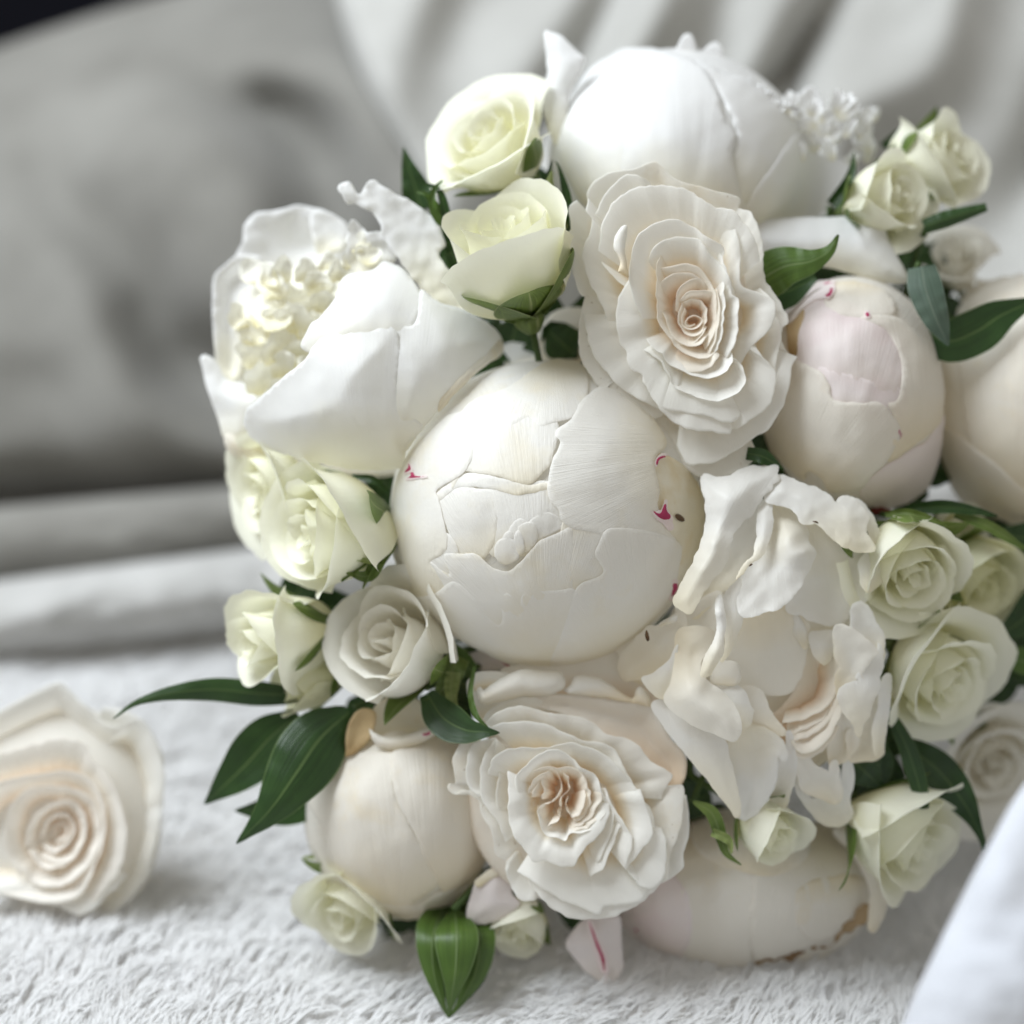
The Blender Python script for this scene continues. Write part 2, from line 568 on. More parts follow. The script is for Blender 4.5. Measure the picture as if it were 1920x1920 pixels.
class Flower:
    def __init__(s, name, label, cat, F, H0, c, mat, group=None, stem=True, stem_h=-260):
        s.F, s.H0, s.mat = F, H0, mat
        s.c = F(c, H0)[0]
        s.root = empty(name, W(s.c), label, cat, group)
        s.base = lambda Q: np.full(len(Q), H0)
        if stem:
            p = s.c.copy()
            p[2] += stem_h
            stem_to_bind(s.root, W(p), .0026)

    # an ellipsoid the petals hug
    def ball(s, c, rx, ry, rh, drop=0, mesh=True, mat=None, rot=0.0, nm='heart', dent=4.0):
        c = s.F(c, s.H0)[0]
        rx, ry = rx / s.F.k, ry / s.F.k
        h0 = s.H0 - drop
        cr, sr = math.cos(rot), math.sin(rot)

        def base(Q):
            a, b = Q[:, 0] - c[0], Q[:, 1] - c[1]
            u, v = (a * cr + b * sr) / rx, (-a * sr + b * cr) / ry
            r = np.sqrt(u * u + v * v)
            rr = np.minimum(r, .985)
            h = h0 + rh * np.sqrt(1 - rr * rr) - np.maximum(r - .985, 0) * rh * 4.0
            if dent:
                h = h + dent * np.array([nz(p / 85.0, q / 85.0, sd * 2.1) + .3 * nz(p / 35.0, q / 35.0, sd) for p, q in Q[:, :2]])
            return h
        s.base = base
        sd = nseed()
        if mesh:
            nv, nu = 48, 72
            th = np.linspace(0.02, PI - .02, nv)[:, None]
            ph = np.linspace(0, 2 * PI, nu, endpoint=False)[None]
            k = .996
            wb = 1 + .008 * wob(nu, 2.5, sd + 40, True)[None]
            a = rx * k * np.sin(th) * np.cos(ph) * wb
            b = ry * k * np.sin(th) * np.sin(ph) * wb
            G = np.stack([c[0] + a * cr - b * sr, c[1] + a * sr + b * cr, h0 - 5 + rh * k * np.cos(th) + 0 * ph], -1)
            uv = np.stack(np.broadcast_arrays(ph / 2 / PI * 6, 1 - th / PI), -1)
            put(nm, W(G).reshape(-1, 3), grid_faces(nv, nu, True, True), M[mat or s.mat], s.root, uv.reshape(-1, 2))
        return base

    def patch(s, out, h=0.0, mat=None, name='petal', layer=0, label=None, F=None, flat=False, lh=1.2, **kw):
        F = F or s.F
        o = F(out, 0.0)
        b0 = kw.pop('b0', 0.0)
        kw.setdefault('bulge', b0)
        ctrl = kw.pop('ctrl', None)
        if ctrl is not None:
            ctrl = F(ctrl, 0.0)
        if kw.get('pole') is not None:
            kw['pole'] = F(kw['pole'])[0]
        off = h + layer * lh
        base = s.base
        fun = (lambda Q: np.full(len(Q), s.H0 + off)) if flat else (lambda Q: base(Q) + off)
        r = sheet(name, o, fun, M[mat or s.mat], s.root, ctrl=ctrl, **kw)
        if label:
            r['label'] = label
        return r

    def fleck(s, out, mat='red', h=1.5, F=None, flat=False, name='fleck', layer=0, lh=1.2, **kw):
        if mat == 'red':
            o = (F or s.F)(out, 0.0)
            c = o[:, :2].mean(0)
            o[:, :2] = c + (o[:, :2] - c) * np.array([1.3, 1.5])
            s.patch(o, h - .9, 'bleed', 'flush', layer=layer, flat=flat, g=4.0, t=.00005, edge=1.5, lh=lh, F=PX)
        return s.patch(out, h, mat, name, layer=layer, F=F, flat=flat, g=4.0, t=.00012, edge=.4, lh=lh, **kw)

    # a rose petal from its rim: walls fall from the rim towards the heart
    def rp(s, rim, h=0.0, inf=.45, drop=70, e1=1.0, e2=1.5, mat=None, F=None, flare=.8, endfall=14, rip=2.4, wobx=1.1, t=.00030, step=5.0, c=None, name='petal', nt=13):
        sd = nseed()
        F = F or s.F
        R = crom(F(rim, s.H0 + h), 0, False, step)
        n = len(R)
        C = s.c if c is None else F(c, s.H0)[0]
        L = np.linalg.norm(np.diff(R[:, :2], axis=0), axis=1).sum()
        R[:, :2] += np.stack([wob(n, L / 45, sd), wob(n, L / 45, sd + 500)], -1) * wobx
        R[:, 2] += rip * wob(n, L / 130, sd + 900)
        u = np.linspace(0, 1, n)
        e = np.clip(np.minimum(u, 1 - u) / .16, 0, 1)
        R[:, 2] -= endfall * (1 - e) ** 2
        out = R[:, :2] - C[:2]
        out /= np.linalg.norm(out, axis=1, keepdims=True) + 1e-9
        rows = []
        vs = []
        for q in [0.0, .012] + [(k / (nt - 1)) ** 1.35 for k in range(1, nt)]:
            xy = R[:, :2] + (C[:2] - R[:, :2]) * (inf * q ** e1)
            hh = R[:, 2] - drop * q ** e2
            rows.append(np.column_stack([xy, hh]))
            vs.append(1 - q)
        lip = np.column_stack([R[:, :2] + out * flare, R[:, 2] - flare * 1.1])
        rows = [lip] + rows
        vs = [1.02] + vs
        G = W(np.array(rows[::-1]))
        vv = np.array(vs[::-1])
        uu = np.linspace(0, L / 90.0, n)
        uv = np.stack(np.meshgrid(uu, vv), -1)
        return shell_grid(name, G, M[mat or s.mat], s.root, t, uv)

    # a small crinkled petal of a peony's heart
    def ruffle(s, x, y, ang, ln, wd, h, rise=30, mat=None, crink=5.0, F=None, name='frill'):
        sd = nseed()
        F = F or s.F
        x, y = F.ox + x / F.k, F.oy + y / F.k
        ln, wd = ln / F.k, wd / F.k
        nu, nv = 21, 10
        u = np.linspace(-1, 1, nu)
        v = np.linspace(0, 1, nv)
        rim = 1 + .10 * wob(nu, 1.6, sd) + .03 * wob(nu, 5, sd + 2) - .30 * np.abs(u) ** 2.5
        ca, sa = math.cos(ang), math.sin(ang)
        G = np.zeros((nv, nu, 3))
        ww = wob(nu, 1.7, sd + 5) + .18 * wob(nu, 4.5, sd + 6)
        cup = RNG.uniform(-.2, 1.0)
        bend = RNG.uniform(-.3, .5)
        for i, q in enumerate(v):
            along = q * ln * rim
            across = u * wd * .5 * (.35 + .65 * math.sin(q * 1.9)) + bend * wd * .3 * q * q
            hh = s.H0 + h + rise * (q - .5 * q * q) * 1.6 + crink * ww * q ** 1.3 + cup * wd * .30 * (u ** 2) * q
            G[i, :, 0] = x + ca * along - sa * across
            G[i, :, 1] = y + sa * along + ca * across
            G[i, :, 2] = hh
        uv = np.stack(np.meshgrid(u * .5 + .5, v), -1)
        return shell_grid(name, W(G), M[mat or s.mat], s.root, .0003, uv)


def leaf(name, parent, mid, widths, mat='leaf', fold=6.0, twist=0.0, nl=26, nw=11, t=.00035, wave=2.0, bow=0.0):
    """a leaf blade: mid = midrib (pixels, height), widths = half widths in pixels along it."""
    sd = nseed()
    P = crom(mid, nl)
    w = np.interp(np.linspace(0, 1, nl), np.linspace(0, 1, len(widths)), widths)
    w = np.convolve(np.pad(w, 2, mode='edge'), np.ones(5) / 5, 'valid')
    w[0] = widths[0]
    w[-1] = max(widths[-1], .4)
    T = np.gradient(P[:, :2], axis=0)
    T /= np.linalg.norm(T, axis=1, keepdims=True) + 1e-9
    Nn = np.stack([-T[:, 1], T[:, 0]], -1)
    u = np.linspace(-1, 1, nw)
    G = np.zeros((nl, nw, 3))
    wv = wob(nl, 3.0, sd)
    for j, q in enumerate(u):
        tw = twist * q
        G[:, j, :2] = P[:, :2] + Nn * (w * q * math.cos(twist))[:, None]
        G[:, j, 2] = P[:, 2] + fold * abs(q) ** 1.3 * w / max(w.max(), 1) - bow * q * q * w / max(w.max(), 1) + math.sin(twist) * w * q + wave * wv * q
    uv = np.stack(np.meshgrid(u * .5 + .5, np.linspace(0, 1, nl)), -1)
    return shell_grid(name, W(G), M[mat], parent, t, uv)


# ------------------------------------------------------------------ spray roses (turned round their own axis)
def bloom(name, label, base, top, R, n=11, opn=.5, mat='spray', mat_in=None, sepals=4, seed=1, group='small spray roses in the bouquet', cat='spray rose', mouth=.78, sep_len=.75, sep_curl=.8, res=(21, 14), stem=True, sepmat='sepal', tall=0.0, sepw=1.0):
    rs = np.random.default_rng(seed * 13 + 5)
    B, T = np.array(base, float), np.array(top, float)
    root = empty(name, W(B), label, cat, group)
    ax = T - B
    L = np.linalg.norm(ax)
    ax /= L
    e1 = np.cross(ax, [0.2, 0.9, 0.35])
    e1 /= np.linalg.norm(e1)
    e2 = np.cross(ax, e1)
    nu, nv = res
    u = np.linspace(-1, 1, nu)[None]
    v = np.linspace(0, 1, nv)[:, None]
    ph0 = rs.uniform(0, 6.28)
    R = R / (1 + .62 * opn)
    for i in range(n):
        t = i / (n - 1)
        phi0 = ph0 + i * 2.26 + rs.normal(0, .12)
        wd = (2.3 - .95 * t) * (1 + rs.normal(0, .06))
        phi = phi0 + u * wd * (.6 + .4 * np.sin(np.minimum(v * 1.3, 1) * PI / 2))
        Lt = L * (.90 + .12 * t - .26 * opn * t ** 2 + rs.normal(0, .02)) * (1 + tall * t)
        bulb = np.sin(PI * np.minimum(v / .62, 1) / 2) ** .8
        q = np.clip((v - .55) / .45, 0, 1)
        q = q * q * (3 - 2 * q)
        m = mouth + (1.0 - mouth) * t + .75 * opn * t ** 2
        prof = bulb * (1 + (m - 1) * q)
        r = R * (.09 + .91 * t ** .85) * prof * (1 + (.13 - .05 * t) * u) + .02 * R
        cur = np.clip((v - .76) / .24, 0, 1) ** 2
        sd = nseed()
        wv = wob(nu, 3.2, sd)[None]
        r = r + R * (.34 * opn * t + .05) * cur * (1 + .15 * wv) + R * .014 * wv * v ** 2
        z = Lt * v * (1 - (.22 + .16 * t) * np.abs(u) ** 2.2 + .008 * wob(nu, 4, sd + 3)[None] * v) - L * (.17 * opn * t + .02) * cur
        G = B + (np.cos(phi) * r)[..., None] * e1 + (np.sin(phi) * r)[..., None] * e2 + z[..., None] * ax
        uv = np.stack([np.broadcast_to(u * wd * .5, (nv, nu)), np.broadcast_to(v, (nv, nu))], -1)
        mm = mat_in if (mat_in and t < .55) else mat
        shell_grid('petal', W(G), M[mm], root, .00036, uv)
    # calyx and sepals
    cal = np.array([B - ax * R * .34, B - ax * R * .24, B - ax * R * .08, B + ax * R * .08])
    tube('calyx', W(crom(cal, 8)), np.interp(np.linspace(0, 1, 8), [0, .4, .8, 1], [.12, .26, .30, .2]) * R * S, M[sepmat], root, 12)
    for k in range(sepals):
        a = k * 2 * PI / max(sepals, 1) + ph0 + rs.normal(0, .25)
        rd = math.cos(a) * e1 + math.sin(a) * e2
        td = np.cross(ax, rd)
        ls = L * sep_len * rs.uniform(.8, 1.2)
        cu = sep_curl * rs.uniform(.3, 1.5)
        s_ = np.linspace(0, 1, 14)
        up = .95 * s_ - .22 * cu * s_ ** 3
        bulb_r = np.sin(PI * np.clip(ls * up / L / .62, 0.02, 1) / 2) ** .8
        outw = R * (1.03 * bulb_r + .04) + 2.5 + ls * cu * .40 * s_ ** 3
        mid = B + (ls * up)[:, None] * ax + outw[:, None] * rd + td * (ls * .15 * rs.normal() * s_ ** 2)[:, None]
        w = sepw * R * .33 * np.sin(PI * np.clip(s_ * .86 + .14, 0, 1)) ** .8 + 1.0
        uu = np.linspace(-1, 1, 7)
        G = mid[:, None] + td * (w[:, None] * uu)[..., None] - rd * (np.abs(uu) ** 2 * w[:, None] * .35)[..., None]
        uv = np.stack(np.meshgrid(uu * .5 + .5, s_), -1)
        shell_grid('sepal', W(G), M[sepmat], root, .0003, uv)
    if stem:
        stem_to_bind(root, W(B - ax * R * .3), .0011, dirn=W(B - ax * 40) - W(B))
    return root


# ------------------------------------------------------------------ setting
def sweep(name, curves, mat, parent=None, nu=90, nv=60, fun=None, kind=None):
    C = np.array([crom(c, nu) for c in curves])
    G = np.stack([crom(C[:, j], nv) for j in range(nu)], 1)
    if fun is not None:
        G = fun(G)
    uv = np.stack(np.meshgrid(np.linspace(0, 1, nu), np.linspace(0, 1, nv)), -1)
    o = put(name, W(G).reshape(-1, 3), grid_faces(nv, nu), M[mat], parent, uv.reshape(-1, 2))
    if kind:
        o['kind'] = kind
    return o


# dark wall of the room behind everything
wm = put('wall', [(-3, 2.6, -1), (3, 2.6, -1), (3, 2.6, 2.4), (-3, 2.6, 2.4)], [[0, 1, 2, 3]], M['wall'], smooth=False)
tag(wm, kind='structure')

# fluffy blanket: a soft uneven base and its pile
blanket = empty('blanket', (0, .55, 0), 'fluffy white blanket under the bouquet and the loose rose', 'blanket')


def ground_h(x, y):
    return .0035 * np.sin(x * 31 + 2.0 * np.sin(y * 17)) + .003 * np.sin(y * 43 + x * 12) - .004


bx, by = np.meshgrid(np.linspace(-.75, .75, 220), np.linspace(.12, .95, 140))
bz = ground_h(bx, by)
put('blanket_base', np.stack([bx, by, bz], -1).reshape(-1, 3), grid_faces(140, 220), M['pile'], blanket)


def blades(name, n, xr, yr, ln, wd, seed, parent, mat):
    r = np.random.default_rng(seed)
    x = r.uniform(*xr, n)
    y = r.uniform(*yr, n)
    # tufts: pull roots towards cluster centres and give each tuft a lean
    cell = .0065
    cx, cy = np.floor(x / cell), np.floor(y / cell)
    hsh = np.abs(np.sin(cx * 127.1 + cy * 311.7) * 43758.5453) % 1
    hs2 = np.abs(np.sin(cx * 269.5 + cy * 183.3) * 43758.5453) % 1
    tx, ty = (cx + .2 + .6 * hsh) * cell, (cy + .2 + .6 * hs2) * cell
    ang = .62 + 1.1 * (hsh - .5) + .5 * np.sin(x * 24 + y * 13) + r.normal(0, .28, n)
    L = ln * (.65 + .7 * hs2) * r.uniform(.7, 1.2, n)
    lean = .70 + .25 * hsh
    dx, dy = np.cos(ang), np.sin(ang)
    gz = ground_h(x, y)
    pull = .38
    P = []
    for s in (0, .35, .7, 1.0):
        a = L * (lean * s ** 1.3)
        up = L * (.85 * s - .42 * s * s)
        px = x + dx * a + (tx - x) * pull * s
        py = y + dy * a + (ty - y) * pull * s
        P.append(np.stack([px, py, gz + up], -1))
    P = np.array(P)
    side = np.stack([-dy, dx, np.zeros(n)], -1)
    wds = np.array([1, .9, .65, .15])[:, None, None] * wd * r.uniform(.6, 1.3, n)[None, :, None]
    A, Bq = P - side * wds, P + side * wds
    V = np.stack([A, Bq], 2)           # 4, n, 2, 3
    V = V.transpose(1, 0, 2, 3).reshape(-1, 3)
    o = np.arange(n)[:, None, None] * 8
    k = np.arange(3)[None, :, None] * 2
    F = (o + k + np.array([0, 1, 3, 2])[None, None]).reshape(-1, 4)
    ob = put(name, V, F, M[mat], parent)
    ob['kind'] = 'stuff'
    return ob


blades('pile', 125000, (-.26, .26), (.20, .62), .0082, .00046, 3, blanket, 'pile')
blades('pile', 18000, (-.40, .40), (.62, .93), .010, .0009, 4, blanket, 'pile')

# rolled folds of the throw at the back of the seat
def xs(ys, H, x0=-900, x1=2900, n=12):
    X = np.linspace(x0, x1, n)
    return np.column_stack([X, [ys(a) for a in X], [H(a) if callable(H) else H for a in X]])


def soft(G, amp, f, sd):
    for i in range(G.shape[0]):
        for j in range(G.shape[1]):
            G[i, j, 2] += amp * (nz(G[i, j, 0] / f, G[i, j, 1] / f * 1.3, sd) + .4 * nz(G[i, j, 0] / f * 2.3, G[i, j, 1] / f * 2.3, sd + 9))
    return G


lin = lambda a, b: (lambda x: a + (b - a) * x / 450.0)
fold = sweep('blanket_fold', [xs(lin(1250, 1195), -1900), xs(lin(1222, 1168), -1730), xs(lin(1190, 1135), -1640), xs(lin(1150, 1095), -1615), xs(lin(1110, 1055), -1670), xs(lin(1088, 1030), -1800), xs(lin(1105, 1045), -2000)], 'fold', nu=150, nv=60, fun=lambda G: soft(soft(G, 45, 150, 3.1), 26, 40, 5.1))
tag(fold, 'light rolled fold of blanket lying lowest behind the bouquet', 'blanket')
roll = sweep('seat_cushion', [xs(lin(1180, 1100), -2250), xs(lin(1130, 1060), -2040), xs(lin(1085, 1020), -1920), xs(lin(1030, 975), -1870), xs(lin(980, 935), -1900), xs(lin(950, 910), -2020), xs(lin(965, 920), -2260)], 'cushion', nu=150, nv=60, fun=lambda G: soft(soft(G, 40, 190, 7.7), 18, 45, 2.9))
tag(roll, 'grey beige seat cushion edge between blanket fold and back cushion', 'cushion')


def topy(x):
    return 88 - .36 * x + .00015 * x * x if x < 1200 else 88 - .36 * 1200 + 216 - .05 * (x - 1200)


def back_fun(G):
    for i in range(G.shape[0]):
        for j in range(G.shape[1]):
            x, y = G[i, j, 0], G[i, j, 1]
            # slanting creases of the loose cover
            q = (x * .80 - y * .60)
            w = nz(x / 300, y / 300, 4.2)
            m = max(0, min(1, (x + 100) / 500)) * max(0, min(1, (950 - y) / 250))
            fade = max(0.0, min(1.0, (y - topy(x) - 110) / 140))
            G[i, j, 2] += fade * (m * 190 * math.sin(q / 52 + 2.5 * w) + 120 * nz(x / 260, y / 260, 1.3) + 20 * nz(x / 90, y / 90, 8.3))
    return G


back = sweep('back_cushion', [xs(lambda x: 1010, -2520), xs(lambda x: 925, -2400), xs(lambda x: 880, -2190), xs(lambda x: 800, -2080), xs(lambda x: 600, -2120), xs(lambda x: 430 - .02 * x, -2210), xs(lambda x: topy(x) + 230, -2360), xs(lambda x: topy(x) + 130, -2560), xs(lambda x: topy(x) + 50, -2860), xs(lambda x: topy(x), -3300), xs(lambda x: topy(x) + 120, -3600)], 'cushion', nu=110, nv=80, fun=back_fun)
tag(back, 'grey beige sofa back cushion with slanting creases behind the bouquet', 'cushion')


def drape_fun(G):
    for i in range(G.shape[0]):
        for j in range(G.shape[1]):
            x, y = G[i, j, 0], G[i, j, 1]
            q = x + .55 * (y - 100)
            w = nz(x / 260, y / 400, 2.2)
            e = max(0, min(1, (x - 700) / 250))
            G[i, j, 2] += e * (105 * math.sin(q / 82 + 2.2 * w) + 50 * math.sin(q / 37 + 3 * w)) + 60 * nz(x / 300, y / 300, 6.3)
            G[i, j, 2] -= 330 * math.exp(-((q - 1500) / 42) ** 2) + 200 * math.exp(-((q - 1085) / 45) ** 2)
    return G


def cols(dx):
    return 0


dr = []
for (yy, H) in ((760, -1980), (560, -1900), (330, -1960), (120, -2060), (-60, -2200), (-200, -2500), (-260, -3000)):
    xl = {760: 1010, 560: 900, 330: 790, 120: 682, -60: 630, -200: 600, -260: 600}[yy]
    X = np.concatenate([[xl - 12, xl, xl + 25, xl + 80], np.linspace(xl + 200, 2900, 9)])
    Hh = np.concatenate([[H - 240, H - 90, H - 10, H], np.full(9, H)])
    dr.append(np.column_stack([X, np.full(len(X), yy), Hh]))
drape = sweep('throw', dr, 'throw', nu=130, nv=70, fun=drape_fun)
tag(drape, 'pale throw hanging in soft vertical folds behind the upper flowers', 'throw')

# white cotton close to the lens, lower right corner
c0 = PX("1600,2300,80 1660,2080,150 1728,1905,210 1790,1780,240 1850,1655,240 1925,1545,200 2010,1430,120 2120,1340,0")
c1 = PX("1640,2300,200 1672,2100,260 1705,1915,320 1770,1765,350 1838,1630,350 1912,1490,310 2000,1385,230 2110,1310,90")
c2 = PX("1800,2350,360 1830,2150,400 1850,1960,420 1900,1830,430 1960,1700,420 2040,1560,370 2120,1450,280 2220,1370,120")
c3 = PX("2100,2400,360 2130,2200,400 2150,2000,420 2190,1880,430 2240,1760,400 2300,1650,340 2370,1560,240 2440,1480,90")
c4 = PX("2500,2500,100 2520,2250,120 2540,2050,140 2570,1950,140 2600,1850,120 2640,1760,60 2700,1680,0 2760,1600,-100")
for c_ in (c0, c1, c2, c3, c4):
    c_[:, 2] += 200
cb = c0 + np.array([90, 60, -260])
corner = sweep('cotton_sheet', [cb, c0, c1, c2, c3, c4], 'sheet', nu=70, nv=50, fun=lambda G: soft(soft(G, 26, 150, 5.5), 8, 45, 1.5))
tag(corner, 'bluish white cotton cloth bunched up in the near right corner', 'sheet')

# ------------------------------------------------------------------ frames of reference on the bouquet
FA = Fr(1040, 290, 4)
FB = Fr(830, 1230, 4)
FC = Fr(680, 620, 2.4)
FL = Fr(370, 330, 3.310)
FO = Fr(1160, 860, 3.623)
FO2 = Fr(1160, 1200, 3.623)
FP = Fr(1380, 480, 3.5556)
FD = Fr(540, 1290, 3.096)
FW = Fr(900, 0, 1.8824)
FN = Fr(0, 1180, 2.595)
FBR = Fr(1120, 1220, 2.4)
F6 = Fr(520, 1220, 2.4)
PG = 'white peonies in the bouquet'

# ================================================================== centre peony: a tight ball
f = Flower('peony', 'tight round white peony bud at the centre of the bouquet, crimson flecks at its sides', 'peony', FC, -190, '830,820', 'peony_ball', PG)
f.ball('830,820', 712, 690, 262)
K = dict(pole='830,1500', edge=.8, t=.00014, b0=1.6, lh=1.1, streak=.6)
f.patch("900,860 960,870 1130,870 1120,1000 1100,1110 1010,1160 930,1200 900,1050", layer=4.8, **K)
f.patch("280,1030 340,1000 350,900 420,960 440,1080 400,1130 330,1090", layer=3.5, **K)
f.patch("330,770 430,705 520,712 612,726 607,880 590,970 525,1035 420,1010 378,890", layer=1, **K)
f.patch("608,722 700,728 835,705 905,800 880,930 740,980 650,1000 590,980 602,850", layer=.8, grow=12, **K)
f.patch("318,745 380,690 440,646 560,648 660,670 750,692 850,680 835,712 700,738 600,716 430,706 350,765", layer=2.2, bulge=.2, **K)
f.patch("400,700 450,638 500,638 560,645 650,668 700,688 755,688 800,650 853,578 880,420 790,320 620,280 450,360", layer=3.2, **K)
f.patch("430,372 480,368 520,412 545,462 590,484 630,445 700,412 745,388 800,425 860,412 935,395 1010,330 1000,165 900,128 820,138 700,220 560,300", layer=4.4, pole='850,0', edge=.8, t=.00014, b0=1.6, lh=1.1, streak=.7)
f.patch("460,380 488,470 497,545 452,640 335,714 342,765 366,870 384,965 362,1003 300,1046 340,1075 388,1098 405,1160 330,1240 215,1200 140,1030 118,850 150,680 220,520 320,430 400,372", layer=5, pole='300,1700', edge=.8, t=.00014, b0=1.6, lh=1.1, streak=.7)
f.patch("1318,560 1370,560 1450,610 1530,720 1545,830 1530,950 1450,1140 1390,1215 1290,1180 1300,900 1310,700", layer=2, mat='peony_yellow', label='yellowed outer petal with a bug hole', pole='1900,900', edge=.8, t=.00014, lh=.7)
f.patch("1010,290 940,392 880,438 866,470 890,502 853,585 833,680 836,740 850,772 880,803 900,860 960,895 1060,915 1200,960 1420,985 1372,885 1330,795 1338,715 1318,580 1370,500 1280,350 1150,220", layer=6.2, pole='1700,500', edge=.8, t=.000146, b0=1.6, lh=1.1, streak=.7, uvs=1.5)
f.patch("300,1046 345,1072 385,1096 372,1040 368,1006 420,1003 510,1008 560,1050 612,1078 662,1080 712,1038 745,1000 802,944 872,912 936,888 952,940 968,985 955,1060 950,1165 960,1290 700,1400 480,1330 400,1200", layer=5.4, **K)
f.patch("400,1130 470,1175 540,1258 572,1296 610,1324 626,1290 618,1208 650,1180 684,1215 693,1285 704,1262 712,1195 762,1168 860,1170 950,1165 985,1250 930,1420 870,1505 700,1515 540,1450 330,1330 230,1210 330,1180", layer=6.8, **K)
f.patch("1115,890 1060,965 1047,1012 1082,1090 985,1138 952,1180 928,1262 884,1388 850,1512 1060,1490 1250,1370 1390,1200 1425,1070 1430,960 1300,905", layer=7.6, pole='1300,1800', edge=.8, t=.00014, b0=1.6, lh=1.1, streak=.7)
# heart of the ball
for o_, ly in (("655,900 690,850 720,845 760,880 770,930 740,985 700,990 665,950", 2.5), ("700,880 760,860 790,900 780,960 735,1000 705,950", 4), ("735,880 800,820 870,830 905,880 860,910 800,944 760,985 735,960", 3.2), ("680,930 700,900 722,930 730,985 705,1010 688,980", 5), ("600,985 640,915 668,905 680,940 640,960 610,1020", 4)):
    f.patch(o_, layer=ly, lh=1.0, g=4.0, t=.00012, bulge=.6, ripple=1.2)
f.patch("590,985 612,945 650,930 690,950 708,990 695,1035 650,1052 608,1040", layer=4.5, bulge=2.2, name='petal', g=4.0, lh=1.0, t=.00012)
# loose outer petals
f.patch("940,650 960,628 1005,622 1030,650 1040,700 960,700", h=-150, F=PX, flat=True, mat='peony_white', bulge=6, tilt=(0, .2))
f.patch("1005,640 1030,590 1075,575 1110,590 1115,660 1090,700 1030,690", h=-120, F=PX, flat=True, mat='peony_cream', bulge=8, tilt=(0, .1))
f.patch("350,440 440,340 540,262 650,205 770,160 880,140 952,128 945,95 870,74 780,108 640,168 510,240 400,330 330,400", h=-130, flat=True, bulge=14, mat='peony_cream', tilt=(.05, .25))
f.patch("440,1470 520,1528 610,1534 730,1528 850,1520 1100,1505 1230,1420 1000,1440 700,1430 500,1420", h=-95, flat=True, bulge=10, mat='peony_blush', tilt=(0, -.2))
f.patch("290,1370 330,1400 420,1430 470,1470 420,1475 330,1430", h=-88, flat=True, mat='tan', bulge=4, g=5)
for o in ("205,595 212,605 218,622 208,632 190,640 188,632 200,618 203,606", "195,665 215,650 212,638 226,638 234,652 275,655 240,662 215,664", "1310,812 1338,822 1352,800 1360,780 1368,782 1372,812 1388,832 1380,850 1352,850 1330,838", "1388,1195 1398,1165 1398,1138 1418,1138 1420,1160 1404,1190"):
    f.fleck(o, layer=8.6, lh=1.15)
f.fleck("1322,600 1328,575 1350,562 1368,566 1352,572 1336,584 1330,604", layer=7.8, lh=1.15)
f.fleck("1318,815 1352,808 1378,812 1392,850 1402,890 1380,900 1352,868 1330,850", 'bleed', layer=8.0, lh=1.15)
f.fleck("1406,830 1424,824 1446,840 1450,856 1432,858 1414,848", 'brown', layer=4.4, lh=1.3, name='bug_hole')
f.fleck("600,1450 640,1455 660,1475 700,1480 720,1470 715,1500 660,1512 630,1490", h=-82, flat=True)

# ================================================================== left peony: big open cup
f = Flower('peony', 'big open white peony with a frilled heart, at the left edge of the bouquet', 'peony', FL, -235, '1000,1150', 'peony_white', PG)
f.ball('1010,1180', 860, 700, 190, rot=.15, mesh=False)
f.ball('860,1120', 640, 600, 120, drop=165, mesh=True, mat='peony_frill')
f.ball('1010,1180', 880, 720, 205, rot=.15, mesh=False, dent=5)
K = dict(t=.00036, edge=.8, b0=3.0, g=8.0)
# back rim
f.patch("230,520 285,400 290,300 370,222 470,216 600,182 720,192 850,242 945,335 960,470 900,620 760,700 600,760 400,760 280,640", h=-150, flat=True, bulge=-34, tilt=(0, .10), ripple=9, **K)
f.patch("700,250 790,215 880,260 940,330 930,440 830,480 740,470", h=-118, flat=True, bulge=-8, ripple=6, t=.0003, edge=.8)
f.patch("90,820 96,640 170,550 265,488 400,500 470,560 450,660 340,760 300,900 310,1080 230,1300 130,1200 100,1000", h=-112, flat=True, bulge=-30, tilt=(-.05, .05), ripple=8, **K)
# standing upper right petals
f.patch("930,340 970,278 1050,340 1140,340 1230,450 1200,560 1080,640 960,600 930,440", h=44, flat=True, bulge=-14, ripple=16, t=.0003, edge=2.0)
f.patch("876,75 925,32 965,55 1010,110 1060,40 1100,30 1240,112 1320,152 1400,202 1450,250 1500,300 1540,420 1498,490 1590,605 1650,690 1720,850 1560,830 1400,720 1270,540 1180,430 1110,260 1000,180 930,170", h=60, flat=True, bulge=-10, tilt=(-.10, .10), ripple=10, uvs=2.0, pole='1500,1100', **K)
f.patch("1380,560 1480,600 1590,680 1680,800 1720,880 1600,880 1450,800 1370,700", h=20, flat=True, bulge=6, mat='peony_cream', t=.0003)
# frilled heart
rs = np.random.default_rng(5)
spots = []
for k in range(26):
    for _ in range(30):
        a, b = rs.uniform(230, 900), rs.uniform(560, 1330)
        if ((a - 560) / 330) ** 2 + ((b - 930) / 400) ** 2 < 1 and all((a - p) ** 2 + (b - q) ** 2 > 100 ** 2 for p, q in spots):
            spots.append((a, b))
            break
def tissue(a, b, sz, h, tl, sd):
    r_ = np.random.default_rng(sd)
    n_ = 9
    ph = r_.uniform(0, 6.28)
    pts = []
    for i in range(n_):
        an = ph + 2 * PI * i / n_
        rr = sz * r_.uniform(.55, 1.1)
        pts.append(f"{a + rr * math.cos(an):.0f},{b + rr * .85 * math.sin(an):.0f}")
    f.patch(' '.join(pts), h=h, flat=True, mat='peony_frill', tilt=tl, ripple=22, bulge=-8, g=4.5, edge=2.4, t=.0001, streak=2.0)


